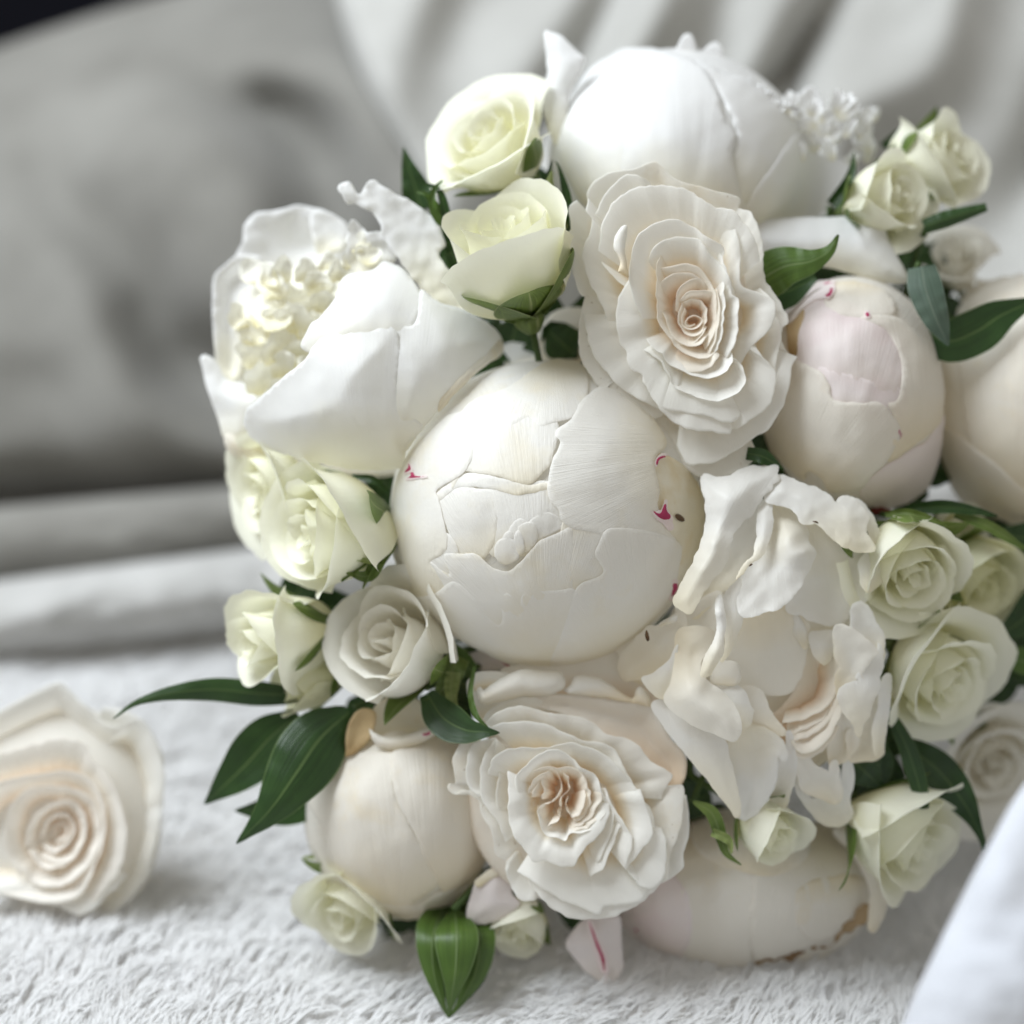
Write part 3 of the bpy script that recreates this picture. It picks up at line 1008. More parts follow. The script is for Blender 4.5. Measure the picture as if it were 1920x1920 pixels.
for i, (a, b) in enumerate(spots):
    dx, dy = (a - 560) / 330, (b - 930) / 400
    rr = math.hypot(dx, dy)
    tissue(a, b, rs.uniform(105, 165), -20 + 25 * (1 - rr) + rs.uniform(-16, 16), (rs.normal(0, .6) - .2 * dx, rs.normal(0, .6) - .2 * dy), 900 + i)
for i, (a, b, sz, hh) in enumerate(((1000, 420, 90, 40), (1060, 490, 80, 50), (960, 520, 80, 34), (820, 540, 90, 5), (720, 640, 90, 8), (870, 600, 80, 10))):
    tissue(a, b, sz, hh, (rs.normal(0, .4), rs.normal(0, .4)), 990 + i)
# left lower petals
f.patch("14,1130 100,1128 180,1262 300,1290 420,1330 440,1480 400,1640 320,1700 190,1660 120,1500 62,1320", h=-70, flat=True, bulge=16, tilt=(.10, .0), ripple=6, **K)
f.patch("170,1600 330,1630 650,1760 900,1800 1290,1790 1262,1858 950,1882 600,1862 450,1832 320,1770 200,1720", h=-78, flat=True, bulge=12, tilt=(0, -.25), mat='peony_cream', **K)
# middle, right and front petals
f.patch("640,1060 700,920 760,868 850,758 905,622 1000,592 1100,572 1165,520 1285,580 1375,700 1395,800 1345,940 1260,1080 960,1120 780,1120", layer=1, bulge=10, **K)
f.patch("1180,900 1300,930 1362,880 1385,700 1500,782 1650,822 1800,902 1893,1002 1885,1100 1782,1180 1690,1262 1560,1380 1480,1480 1380,1600 1270,1720 1150,1500 1160,1100", layer=2.2, bulge=14, pole='1300,2100', **K)
f.patch("286,1540 300,1450 345,1410 480,1288 640,1158 720,1052 800,990 960,952 1080,934 1180,926 1245,970 1265,1100 1245,1300 1265,1420 1370,1520 1400,1570 1300,1690 1262,1815 1050,1832 850,1806 650,1764 450,1706 330,1630", layer=6, bulge=26, pole='1100,2600', uvs=1.4, t=.00036, edge=.8, b0=3.0, g=8.0)
f.patch("1500,1470 1600,1360 1700,1262 1790,1182 1893,1105 1900,1040 1880,1010 1800,1090 1650,1230 1520,1370", layer=4, bulge=10, mat='peony_cream', t=.0003, g=6)

# ================================================================== top peony: large globe at the back
f = Flower('peony', 'largest white peony, a smooth globe with a frilled rim at the top of the bouquet', 'peony', FW, -400, '700,540', 'peony_white', PG, stem_h=-300)
f.ball('690,560', 455, 392, 235)
K = dict(t=.00036, edge=.8, b0=5.0, g=10.0, lh=1.8, streak=2.2)
f.patch("226,118 250,112 290,128 350,186 372,215 320,330 300,480 290,520 258,500 216,360 236,250", h=90, flat=True, bulge=8, tilt=(.25, 0), ripple=5, **K)
f.patch("690,190 700,160 722,118 752,124 768,205 720,230", h=40, flat=True, ripple=4, g=6)
f.patch("776,210 800,165 835,148 862,180 870,260 820,260", h=10, flat=True, ripple=4, g=6)
f.patch("270,540 295,380 390,235 500,175 570,164 640,175 700,260 640,480 600,760 480,780 350,700", layer=2, pole='560,1100', uvs=1.5, **K)
f.patch("560,190 640,172 760,212 830,292 868,420 905,470 895,560 930,700 960,800 620,820 520,720 470,520 490,340", layer=4, pole='700,1200', uvs=1.5, **K)
f.patch("760,212 860,250 960,282 1040,352 1085,372 1125,445 1130,560 1095,660 1000,720 940,800 885,640 905,460 850,340", layer=3, pole='700,1000', ripple=6, t=.00036, edge=3.0, g=10, uvs=1.5)
f.patch("470,520 500,330 560,215 620,260 650,420 640,620 600,800 520,790 470,680", layer=4.6, pole='560,1200', streak=2.2, g=10, t=.0003, edge=1.4)
f.patch("300,520 340,380 420,260 470,290 440,420 420,600 400,740 330,680", layer=3.4, pole='560,1200', streak=2.2, g=10, t=.0003, edge=1.4)
f.patch("760,560 800,450 850,400 900,470 890,600 920,720 900,800 800,790", layer=5.2, pole='800,1300', streak=2.0, g=10, t=.0003, edge=1.6)
f.patch("930,800 960,690 1050,565 1130,460 1200,540 1290,560 1325,610 1240,710 1150,800", layer=5, bulge=6, pole='1000,1100', **K)
rs = np.random.default_rng(11)
for k in range(34):
    q = k / 33
    a, b = 775 + 330 * q, 232 + 170 * q ** 1.1 + rs.normal(0, 10)
    pt = FW(f"{a},{b}")[0]
    f.ruffle(a, b + 12, -PI / 2 + .6 + rs.normal(0, .4), rs.uniform(28, 48), rs.uniform(34, 60), rs.uniform(50, 95), rise=10, crink=7)
f.patch("1105,430 1112,360 1140,315 1172,302 1205,330 1222,420 1200,520", h=20, flat=True, bulge=-8, ripple=6, g=7)
for k in range(26):
    a, b = rs.uniform(1100, 1400), rs.uniform(400, 590)
    f.ruffle(a, b, -PI / 2 + .25 + rs.normal(0, .6), rs.uniform(45, 90), rs.uniform(40, 75), 60 - (a - 1100) * .25 + rs.normal(0, 18), rise=14, crink=8)
# the petal bent down over the rose below
o = f.patch("1405,420 1440,411 1480,407 1560,405 1650,407 1668,450 1705,520 1690,533 1640,528 1560,505 1470,492 1410,470", h=130, F=PX, flat=True, bulge=34, pil=True, tilt=(0, .3), t=.00036, g=8, ripple=4)

# ================================================================== pink tinged bud on the right
f = Flower('peony', 'egg shaped blush pink peony bud right of the large upper rose', 'peony', FP, -265, '790,910', 'peony_cream', PG)
f.ball('780,910', 612, 782, 190, dent=8)
K = dict(t=.0003, edge=.8, b0=3.0, g=7.5, lh=1.5, streak=1.7)
f.patch("1000,1400 1180,1290 1300,1210 1395,1060 1360,1350 1290,1540 1170,1640 1000,1695 860,1650 830,1560 920,1470", layer=1.2, mat='peony_blush', pole='1100,2200', **K)
f.patch("540,740 820,800 1120,900 1120,1100 900,1120 640,1040 560,880", layer=1.5, mat='peony_blush', pole='700,1800', **K)
f.patch("430,360 600,290 860,390 1010,480 1110,620 1100,800 1090,980 940,980 800,870 560,780 400,700 405,560", layer=1.2, grow=7, mat='peony_blush', label='pink flushed petal', pole='700,1800', **K)
f.patch("830,400 1050,395 1180,480 1300,600 1385,800 1394,1000 1362,1125 1200,1262 1020,1375 960,1250 1050,1080 990,980 1085,950 1105,700 1000,490", layer=3.4, pole='1400,1900', **K)
f.patch("585,300 640,180 820,168 1020,238 1065,385 880,405 740,402 640,360", layer=3.6, mat='peony_cream', label='yellowish petal over the crown of the bud', pole='800,-300', t=.0003, edge=.8, g=7)
f.patch("310,320 440,222 560,158 640,172 655,215 640,252 600,275 520,292 440,350 345,450", layer=7, mat='peony_blush', bulge=6, **K)
f.patch("330,430 440,352 452,400 420,520 400,660 350,640 330,540", layer=3, mat='tan', label='dried tan petal edge', g=6)
f.patch("370,690 430,705 560,772 620,850 662,960 860,975 970,975 1060,1080 1105,1180 1012,1372 900,1482 832,1560 640,1584 560,1486 500,1445 462,1455 438,1502 250,1335 150,1230 190,1000 290,830", layer=6, pole='200,1900', t=.00036, edge=.8, b0=3.0, g=7.5, lh=1.2, uvs=1.4)
f.fleck("1082,1156 1096,1160 1104,1176 1138,1188 1112,1198 1092,1222 1086,1190", layer=5)
f.fleck("862,382 880,372 892,398 872,402", layer=6)
f.fleck("560,185 620,168 640,176 560,196 500,228", layer=9.5)
f.fleck("590,258 620,240 628,210 650,214 640,250 612,274", layer=9.5)
f.patch("600,1560 740,1530 870,1570 850,1650 760,1640 640,1600", h=52, flat=True, mat='darkred', name='sepal', g=6, tilt=(0, -.3))
f.patch("880,1690 960,1672 1040,1690 1000,1730 920,1720", h=10, flat=True, mat='darkred', name='sepal', g=6)

# ================================================================== cream peony running out of the right edge
f = Flower('peony', 'cream peony bud cut by the right edge of the picture, behind a dark leaf', 'peony', PX, -420, '1985,745', 'peony_cream', PG)
f.ball('1990,750', 240, 236, 225)
f.patch("1800,560 1900,515 2000,520 2080,600 2060,760 2010,900 1900,960 1830,880 1800,740", layer=2, t=.00036, edge=2, b0=3.0, g=9, pole='1900,1200')
f.patch("1890,660 1915,655 1925,720 1918,790 1900,800 1892,740", layer=4, mat='peony_yellow', label='ochre stained petal streak', g=6, t=.0004)
f.patch("1760,800 1840,850 1900,900 1960,970 1900,985 1820,960 1770,890", layer=4, t=.00036, edge=.8, g=8, pole='1900,1200')

# ================================================================== lower left peony
f = Flower('peony', 'cream peony bud with a browned rolled petal on top, above the green leaf bud', 'peony', FD, -330, '660,740', 'peony_cream', PG)
f.ball('655,730', 560, 618, 215, dent=8)
K = dict(t=.00036, edge=.8, b0=3.0, g=9.0, lh=1.5, streak=1.7)
f.patch("100,640 190,480 270,402 420,372 560,372 640,380 620,560 660,700 740,860 800,950 900,1100 760,1240 600,1320 450,1212 300,1085 200,820", layer=2, pole='700,1900', **K)
f.patch("600,372 760,330 880,262 1020,320 1130,600 1195,900 1070,1150 960,1250 820,1050 740,860 655,700 610,560", layer=3.2, pole='900,1900', **K)
f.patch("440,1190 560,1255 740,1262 900,1180 1060,1140 1010,1280 900,1328 760,1345 655,1350 560,1290", layer=4.2, pole='700,1900', **K)
f.patch("330,385 350,210 430,120 505,148 495,262 440,345 355,395", h=150, flat=True, mat='tan', label='browned dried petal', ripple=8, g=6, bulge=-8)
f.patch("480,230 500,110 630,28 740,58 862,140 895,232 830,290 720,330 620,350 530,330", h=135, flat=True, bulge=-12, mat='peony_yellow', t=.00036, g=7)
f.patch("470,235 520,262 600,282 700,262 800,220 895,190 905,240 800,310 720,345 640,368 540,355 490,310", h=165, flat=True, bulge=16, pil=True, t=.00036, g=6, mat='peony_cream')
f.fleck("780,268 810,262 818,250 828,266 800,278", h=182, flat=True)
f.fleck("858,236 878,222 890,236 868,252", h=180, flat=True)
f.patch("1035,1330 1050,1240 1095,1120 1200,1040 1275,1080 1310,1200 1345,1262 1200,1362 1080,1368", h=130, flat=True, bulge=14, mat='peony_blush', t=.00036, g=7, ripple=4)
f.patch("1085,1120 1180,1050 1230,1030 1250,1080 1180,1110 1110,1160", h=140, flat=True, mat='peony_yellow', g=6, t=.0004)

# ================================================================== lower right peony, lying on the blanket
f = Flower('peony', 'cream peony bud resting on the blanket at the lower right, with torn brown edges', 'peony', FBR, -400, '680,1120', 'peony_cream', PG)
f.ball('670,1090', 575, 378, 200, dent=11)
K = dict(t=.00036, edge=.8, b0=3.0, g=10.0, lh=1.5, streak=1.7)
f.patch("110,1180 200,900 420,760 700,760 720,1050 700,1300 660,1440 480,1460 300,1420 180,1330", layer=2, pole='300,600', **K)
f.patch("640,780 900,760 1120,800 1210,960 1230,1120 1100,1270 980,1330 720,1390 690,1200 700,980", layer=3, pole='900,500', t=.00036, edge=2.6, b0=3.0, g=9, lh=1.5, streak=1.7)
f.patch("90,1210 140,1080 260,960 400,1080 420,1300 330,1420 200,1340", layer=5, mat='peony_blush', **K)
f.patch("420,760 640,700 900,740 960,900 820,1010 600,980 450,900", layer=5, **K)
f.patch("900,1080 1050,1010 1210,1020 1228,1120 1110,1260 990,1320 900,1240", layer=5, pole='900,500', edge=2.0, t=.0004, g=8, lh=1.5, streak=1.7)
f.patch("1060,820 1120,790 1250,930 1310,1060 1300,1180 1250,1270 1215,1240 1222,1080 1150,920", h=120, flat=True, bulge=8, g=8, t=.0003)
f.patch("700,1400 780,1350 860,1360 900,1330 960,1350 1060,1300 1120,1230 1200,1140 1225,1180 1150,1270 1060,1320 980,1340 900,1380 800,1395 720,1420", h=112, flat=True, mat='torn', label='torn brown petal edge', ripple=10, g=6, edge=3)
f.patch("1300,1330 1330,1260 1390,1205 1500,1190 1545,1205 1550,1330 1562,1420 1530,1480 1480,1502 1440,1480 1380,1440", h=150, F=F6, flat=True, bulge=10, mat='peony_blush', t=.00036, ripple=4)
f.fleck("1392,1220 1420,1225 1450,1300 1482,1365 1492,1445 1460,1450 1436,1390 1408,1310", 'bleed', h=161, F=F6, flat=True)
f.fleck("1404,1225 1410,1230 1442,1315 1470,1380 1474,1436 1468,1436 1456,1384 1430,1316", h=163, F=F6, flat=True)
f.fleck("150,1240 190,1260 215,1310 200,1300 170,1262", layer=4)

# ================================================================== open peony, lower right of centre
f = Flower('peony', 'fully open ivory peony with loose folded petals, right of the centre bud', 'peony', FO, -30, '1000,1250', 'peony_open', PG)
f.base = lambda Q: -30.0 - 60 * (((Q[:, 0] - 1430) / 260) ** 2 + ((Q[:, 1] - 1210) / 330) ** 2)
W_ = dict(mat='peony_inner')
K = dict(t=.00008, edge=1.5, g=6.0, dent=2.2, grow=4.5, streak=.9)
f.patch("150,1500 300,1150 600,700 1100,350 1500,500 1700,900 1720,1500 1500,2000 1000,2200 500,2000", h=-112, name='petal', mat='peony_inner', bulge=-24.0, g=14)
f.patch("1505,268 1620,286 1700,370 1752,460 1770,545 1738,580 1690,450 1600,330", h=5, bulge=3.2, ripple=1.8, **K)
f.patch("1000,262 1090,128 1230,168 1400,238 1480,320 1512,268 1600,288 1682,400 1672,480 1732,602 1690,624 1600,612 1500,562 1380,455 1330,420 1260,436 1180,335 1080,300", h=26, bulge=11.2, ripple=4.8, uvs=2, pole='1500,900', tilt=(0, .24), **K)
f.patch("1690,636 1740,618 1812,668 1828,742 1792,842 1700,908 1640,860 1640,700", h=-8, bulge=8.0, ripple=2.4, tilt=(0, .1), **{**K, 'grow': 0.5})
f.patch("1165,1012 1260,1058 1380,1112 1480,1115 1595,1050 1562,1132 1490,1184 1380,1186 1270,1132", h=-66, bulge=-3.2, ripple=2.4, **K)
f.patch("1240,440 1330,425 1400,478 1500,568 1600,618 1702,632 1700,780 1694,905 1662,985 1590,1052 1480,1116 1380,1112 1260,1062 1150,1010 1180,800 1230,600", h=-34, bulge=-19.2, ripple=2.4, pole='1300,200', tilt=(0, -.16), **K)
f.patch("900,340 980,288 1045,300 1040,500 1005,650 905,730 835,805 690,915 600,1010 530,1070 460,1040 580,850 720,650 760,520 830,400", h=-46, bulge=-11.2, tilt=(0, -.12), **K)
f.patch("1055,310 1150,338 1222,420 1272,490 1282,560 1328,640 1302,712 1252,802 1232,862 1172,932 1090,1002 980,1034 860,1070 820,1000 850,850 850,780 900,720 1000,640 1030,480", h=8, bulge=12.7, ctrl="1180,520,26 1260,640,30 1120,700,4 980,820,-6 900,960,-6", ripple=3.6, pole='1040,200', uvs=1.5, tilt=(.05, .26), **K)
f.patch("940,350 1000,298 1042,330 1037,505 1012,602 962,682 890,722 835,785 795,825 845,722 918,640 935,500", h=30, bulge=6.5, ripple=2.4, tilt=(0, .22), **{**K, 'grow': 0.5})
f.patch("575,132 700,140 870,70 960,62 1072,54 1066,100 1084,142 1040,170 1030,202 960,262 900,362 842,402 772,522 732,652 690,742 600,852 540,952 482,1038 388,972 420,880 480,760 560,622 592,500 600,330", h=38, bulge=14.4, ctrl="760,260,24 640,560,20 560,760,14", ripple=4.2, pole='300,1200', uvs=1.5, tilt=(-.04, .16), **K)
f.patch("800,822 852,796 878,900 862,1002 832,1132 782,1272 700,1385 690,1290 722,1252 726,1050 705,950", h=14, bulge=6.5, ripple=2.4, tilt=(-.1, .05), **{**K, 'grow': 0.5})
f.patch("480,1040 560,968 690,918 680,1110 630,1260 570,1400 520,1500 380,1640 360,1520 385,1330 430,1130", h=-62, bulge=-12.8, mat='peony_inner', tilt=(0, -.2), **K)
f.patch("655,985 662,940 692,918 712,960 722,1050 722,1160 716,1290 682,1372 622,1475 556,1470 590,1335 640,1240 668,1120", h=50, bulge=8.0, ctrl="690,1050,10 650,1300,8", ripple=3.0, tilt=(0, .2), **{**K, 'grow': 0.5})
f.patch("880,1050 1000,1020 1180,1005 1250,1060 1288,1160 1275,1290 1240,1420 1150,1580 960,1585 830,1560 740,1430 720,1330 800,1260", h=-62, bulge=8.0, mat='peony_inner', pole='900,700', tilt=(0, -.1), **K)
f.patch("1190,1040 1260,1120 1290,1200 1305,1270 1270,1300 1230,1240 1190,1180", h=-52, ripple=4.2, t=.0005, g=6)
f.patch("1305,1170 1490,1174 1470,1280 1432,1388 1385,1408 1335,1350 1310,1260", h=-48, bulge=6.5, tilt=(0, .15), **{**K, 'grow': 0.5})
# lower left group
f.patch("262,1150 380,1056 392,968 450,1110 405,1240 330,1400 180,1480 20,1490 15,1360 90,1282 190,1160", h=-30, bulge=11.2, mat='peony_inner', **K)
f.patch("270,1140 385,1060 390,1100 350,1120", h=-10, g=5)
f.patch("-10,10 200,-50 400,-100 420,60 380,180 250,260 150,290 90,220", F=FO2, h=-46, bulge=6.5, mat='peony_inner', **K)
f.patch("156,262 210,232 290,188 350,110 402,28 392,150 372,285 330,402 230,362", F=FO2, h=4, bulge=4.8, tilt=(-.2, .1), **{**K, 'grow': 0.5})
f.patch("320,410 372,280 392,150 402,-40 500,-80 620,-60 628,0 602,62 542,160 562,252 622,304 702,362 792,472 818,592 806,640 770,678 640,625 470,545", F=FO2, h=24, bulge=14.4, ctrl="560,300,26 500,120,-22 640,470,16 740,600,8", pole='300,0', mat='peony_inner', tilt=(.06, .28), **K)
f.patch("232,442 340,430 450,560 640,628 722,702 732,780 772,900 802,1050 812,1205 740,1105 600,932 450,752 320,582", F=FO2, h=-2, bulge=6.5, tilt=(-.1, .15), **K)
f.patch("800,632 900,590 1050,642 1122,722 1137,802 1120,812 1090,772 1062,792 1068,850 1062,952 1002,1082 902,1192 850,1210 800,1150 768,900 740,722", F=FO2, h=-22, bulge=-16.0, ctrl="900,1000,8", pole='800,500', **K)
f.patch("1040,800 1130,802 1152,620 1192,800 1172,982 1142,1122 1002,1192 900,1200 980,1080", F=FO2, h=-46, bulge=-4.8, ripple=2.4, **K)
f.patch("632,306 700,310 782,308 852,362 882,462 908,490 872,572 820,590 790,470 700,370", F=FO2, h=-14, bulge=4.0, ripple=3.6, tilt=(0, .2), **K)
f.patch("840,330 960,358 1012,480 1060,545 1120,640 900,575 866,470", F=FO2, h=-34, bulge=4.0, ripple=2.4, mat='peony_inner', tilt=(0, .2), **K)
f.patch("640,160 760,140 825,180 815,300 700,310 620,290", F=FO2, h=-10, bulge=3.2, mat='peony_inner', g=6)
# ruffled layers on the right
f.patch("1030,540 1120,460 1200,350 1262,150 1312,60 1400,100 1500,90 1520,200 1460,420 1300,540 1160,680 1120,760 1100,650", F=FO2, h=-92, bulge=-12.8, mat='rose_heart', **K)
for rim, hh in (("1110,560 1250,540 1380,480 1455,400 1495,290 1500,180 1480,40", -24), ("1140,640 1260,610 1380,540 1465,430 1505,310 1510,180", -30), ("1165,690 1300,650 1420,560 1480,460 1520,330 1530,200", -26), ("1170,700 1240,765 1350,740 1430,660 1500,520 1530,400", -20), ("1180,740 1240,800 1340,780 1440,700 1500,600", -30)):
    f.rp(rim, hh - 42, inf=.5, drop=60, F=FO2, c='1180,330', mat='rose_heart', endfall=4, e1=1.0, e2=1.6)
f.patch("1480,-90 1590,-60 1745,70 1700,140 1640,232 1672,300 1570,300 1500,400 1486,250 1512,180 1478,100", F=FO2, h=-4, bulge=-6.4, ripple=4.2, pole='1200,300', mat='peony_inner', tilt=(.25, -.1), **K)
f.patch("1600,-220 1660,-250 1740,-120 1792,-20 1786,150 1745,80 1600,-50", F=FO2, h=-14, bulge=-6.4, ripple=3.0, **K)
f.patch("1498,390 1560,302 1650,282 1632,240 1730,120 1790,-10 1782,150 1742,370 1662,562 1632,648 1600,580 1540,470", F=FO2, h=2, bulge=3.4, ripple=3.6, tilt=(-.1, .2), **K)
f.patch("1560,640 1640,580 1742,400 1785,330 1802,700 1762,792 1650,812 1570,792", F=FO2, h=-58, bulge=-14.4, ripple=2.4, mat='peony_inner', **K)
f.patch("1788,252 1850,232 1846,400 1830,560 1802,702 1752,792 1718,640 1760,450", F=FO2, h=-30, bulge=3.4, ripple=3.0, tilt=(.2, .1), **{**K, 'grow': 0.5})
f.patch("1430,700 1440,480 1500,400 1545,470 1602,582 1622,680 1560,792 1480,850 1440,840", F=FO2, h=-56, bulge=-12.8, ripple=3.6, mat='peony_inner', **K)
f.patch("1186,800 1275,800 1340,870 1440,912 1446,850 1480,832 1502,1000 1500,1082 1440,1096 1270,1022 1240,940", F=FO2, h=-48, bulge=-6.4, ripple=3.6, mat='peony_inner', **K)
f.patch("1186,900 1260,1010 1300,1090 1440,1096 1505,1082 1530,900 1560,802 1592,950 1562,1090 1574,1180 1502,1254 1400,1244 1322,1180 1240,1060", F=FO2, h=-62, bulge=-6.4, ripple=2.4, **K)
for o_, hh in (("398,720 412,712 408,722", 0),):
    pass
for o_ in ("440,1016 452,1014 466,1022 482,1034 470,1038 454,1026", "178,1200 186,1160 198,1180 206,1230 192,1238", "893,716 912,714 900,726 880,732", "1315,424 1345,424 1360,440 1340,434"):
    f.fleck(o_, 'brown', h=34, name='scar')

# ================================================================== large upper rose
f = Flower('rose', 'largest ivory rose, wide open spiral above and right of the centre bud', 'rose', FA, -20, '1035,1235', 'rose_ivory', 'large ivory roses in the bouquet')
c_ = f.c
f.ball('1000,1330', 640, 880, 75, drop=130, mat='rose_heart')
# outermost, behind
f.rp("1440,2190 1525,2232 1450,2312 1350,2388 1180,2425 1060,2392 980,2342 900,2292 830,2222 810,2162 760,2122 726,2070 730,2000 780,1945 830,1950", -72, .45, 70, .9, 1.8, 'rose_worn', flare=3)
f.rp("1360,395 1470,440 1550,620 1572,900 1612,1000 1692,1110 1752,1240 1710,1300 1700,1400 1765,1500 1818,1522", -62, .5, 80)
f.rp("1818,1512 1778,1590 1762,1720 1702,1900 1602,2050 1452,2152 1332,2232 1202,2302 1080,2322 985,2305 915,2170", -48, .45, 70, .8, 1.9)
f.rp("248,340 248,280 300,200 400,140 500,125 600,108 740,52 800,80 880,170 1000,220 1200,270 1385,325 1375,400", -62, .4, 70, mat='rose_worn')
f.rp("168,345 108,400 122,560 90,602 110,760 150,930 202,1055 270,1065", -58, .3, 60)
f.rp("235,1050 200,1180 182,1280 190,1500 250,1622 320,1722 380,1764 400,1720 480,1862 560,1932 650,1962 760,1977 835,1930", -52, .4, 60, .8, 2.0, 'rose_worn')
f.rp("1540,1000 1620,1080 1660,1200 1700,1300 1690,1400 1660,1560 1650,1700", -45, .3, 60)
f.rp("205,1190 245,1340 270,1432 330,1552 440,1692 520,1762 640,1832 800,1915", -34, .5, 50, .7, 2.2)
f.rp("252,330 244,420 282,490 260,602 212,710 214,812 265,952 330,1080 430,1310", -38, .4, 60, .9, 1.6)
f.rp("290,480 312,440 380,300 460,205 540,152 640,165 720,215", -42, .4, 60)
f.rp("335,720 348,560 400,430 460,340 560,272 680,236 850,236 980,262 1100,332 1200,392 1340,422 1420,520 1500,640 1540,800", -22, .5, 74, .9, 1.7)
f.rp("1235,420 1330,520 1388,660 1392,800 1400,980 1520,1035 1645,1100 1655,1200 1602,1320 1502,1412 1432,1502 1390,1570", -24, .42, 66, .8, 1.8)
f.rp("1490,1420 1602,1560 1658,1652 1642,1800 1582,1902 1482,1982 1390,2042 1325,2048", -26, .5, 70, .8, 1.9)
# broad petals lower left
f.rp("560,945 490,1050 467,1120 464,1250 490,1392 540,1482 550,1562 580,1612 642,1642 690,1732 745,1832 800,1922 880,1992 960,2042 1060,2067 1160,2072 1300,2092 1328,2050", -8, .55, 60, .7, 2.4)
f.rp("640,1640 700,1760 780,1870 840,1908 920,1918 1040,1947 1130,1952 1280,2007 1362,1988 1390,1940", -6, .55, 60, .7, 2.2)
f.patch("468,885 482,800 440,695 450,610 490,540 535,522 552,560 532,680 545,800 560,920 520,900", h=14, flat=True, bulge=6, pil=True, tilt=(-.1, 0), g=5, t=.0005)
f.rp("345,800 400,870 480,960 560,1000 640,1020", -30, .4, 50)
f.rp("660,1230 580,1050 558,900 574,780 590,685 640,592 720,532 820,497 930,489 1060,562 1170,632 1268,702 1262,765", 2, .5, 70, 1.0, 1.5)
f.rp("1225,690 1292,890 1332,1040 1388,1100 1372,1200 1372,1300 1342,1440 1290,1530", -4, .45, 70)
f.rp("800,1520 850,1642 900,1742 1000,1792 1080,1822 1200,1847 1300,1822 1392,1772 1437,1682 1422,1612 1382,1560 1325,1515", 2, .5, 66, 1.3, 1.1)
f.rp("640,1440 720,1500 800,1560 880,1700 960,1780", -6, .5, 60)
f.rp("700,800 740,705 800,652 900,622 1050,627 1120,682 1200,782 1290,882 1342,1010 1352,1060", -2, .5, 70)
f.rp("1262,930 1276,1100 1262,1300 1232,1432 1180,1510", -4, .45, 66)
f.rp("690,1380 760,1470 810,1500 850,1562 900,1592 950,1612 1000,1642 1100,1674 1200,1667 1290,1622 1332,1550 1332,1490", 4, .5, 70, 1.2, 1.2)
f.rp("1215,1000 1240,1150 1225,1300 1190,1440 1130,1540", -6, .45, 60, mat='rose_heart')
f.rp("830,1560 900,1600 1000,1630 1100,1620 1180,1580 1240,1500", -4, .5, 60, mat='rose_heart')
f.rp("800,742 764,850 764,1000 772,1200 812,1312 872,1382 900,1432 980,1492 1080,1527 1165,1517 1232,1450", -2, .55, 76, 1.1, 1.3, 'rose_heart')
f.rp("765,850 880,836 1000,822 1100,862 1160,952 1202,1022 1217,1150 1202,1330 1130,1460", -6, .55, 76, mat='rose_heart')
f.rp("772,1040 800,962 880,902 1000,882 1090,932 1142,972 1168,1020", -10, .55, 70, mat='rose_heart')
f.rp("800,1150 850,1290 930,1400 1010,1440 1100,1420 1160,1340", -10, .55, 70, mat='rose_heart')
f.rp("905,1170 918,1050 970,962 1060,932 1132,962 1165,1020", -12, .55, 66, mat='rose_heart')
f.rp("930,1100 1000,1032 1090,1012 1202,1042 1205,1110 1217,1200 1182,1330 1110,1420", -13, .6, 70, mat='rose_heart')
f.rp("965,1080 930,1200 940,1290 1000,1362 1090,1340 1125,1260", -14, .6, 64, mat='rose_heart')
f.rp("880,1380 950,1420 1030,1420 1100,1360 1140,1290", -13, .55, 60, mat='rose_heart')
f.rp("955,1130 1010,1090 1090,1100 1140,1160 1140,1240 1110,1300", -16, .6, 60, mat='rose_heart', step=3)
f.rp("975,1150 952,1220 962,1282 1012,1312 1080,1292 1112,1250 1090,1218 1040,1208 992,1230 978,1268 1010,1290 1052,1272", -18, .5, 40, mat='rose_heart', step=2.5, rip=1, wobx=.5, endfall=4)

# ================================================================== lower rose
f = Flower('rose', 'ivory rose with a crumpled heart, below the centre bud', 'rose', FB, -50, '920,1050', 'rose_ivory', 'large ivory roses in the bouquet')
f.ball('900,1080', 720, 760, 70, drop=130, mat='rose_heart')
f.patch("560,350 720,296 1000,290 1300,330 1580,380 1700,600 1830,770 1800,960 1700,1000 1500,780 1200,600 880,440", h=-66, flat=True, bulge=-26, mat='rose_peach', t=.0006, g=8)
f.patch("430,120 700,40 1000,-10 1300,-70 1560,20 1720,260 1640,430 1200,400 700,360", h=-105, flat=True, mat='rose_peach', bulge=10, g=9)
f.patch("180,200 300,150 520,160 640,300 560,400 420,480 300,520 230,420", h=-100, flat=True, mat='rose_ivory', g=8)
f.patch("248,270 255,235 290,222 310,250 350,215 400,185 480,138 580,100 720,97 860,104 912,150 926,205 905,256 800,297 600,312 420,348 330,372 275,350", h=-58, flat=True, bulge=22, pil=True, t=.0006, g=6, ripple=5, mat='rose_worn')
f.patch("900,250 958,210 985,150 1060,138 1200,168 1330,260 1420,312 1440,260 1482,222 1535,272 1575,385 1450,362 1280,332 1100,302 960,290", h=-60, flat=True, bulge=14, pil=True, t=.0006, g=6, ripple=6)
f.patch("220,190 240,130 300,118 480,125 520,200 330,240 240,260", h=-80, flat=True, g=6)
f.rp("300,480 360,400 480,340 640,310 760,330", -60, .4, 50)
f.rp("1640,1700 1700,1668 1802,1592 1802,1480 1842,1350 1847,1200 1822,1040", -52, .4, 60)
f.rp("475,1540 480,1642 560,1802 622,1838 730,1812", -58, .35, 50)
f.rp("320,505 400,432 500,390 600,375 760,420 900,442 960,450 1050,462 1150,522 1240,592 1380,622 1480,682 1550,782 1702,872 1718,922 1652,1010 1642,1070", -36, .4, 60, .8, 1.9, 'rose_worn')
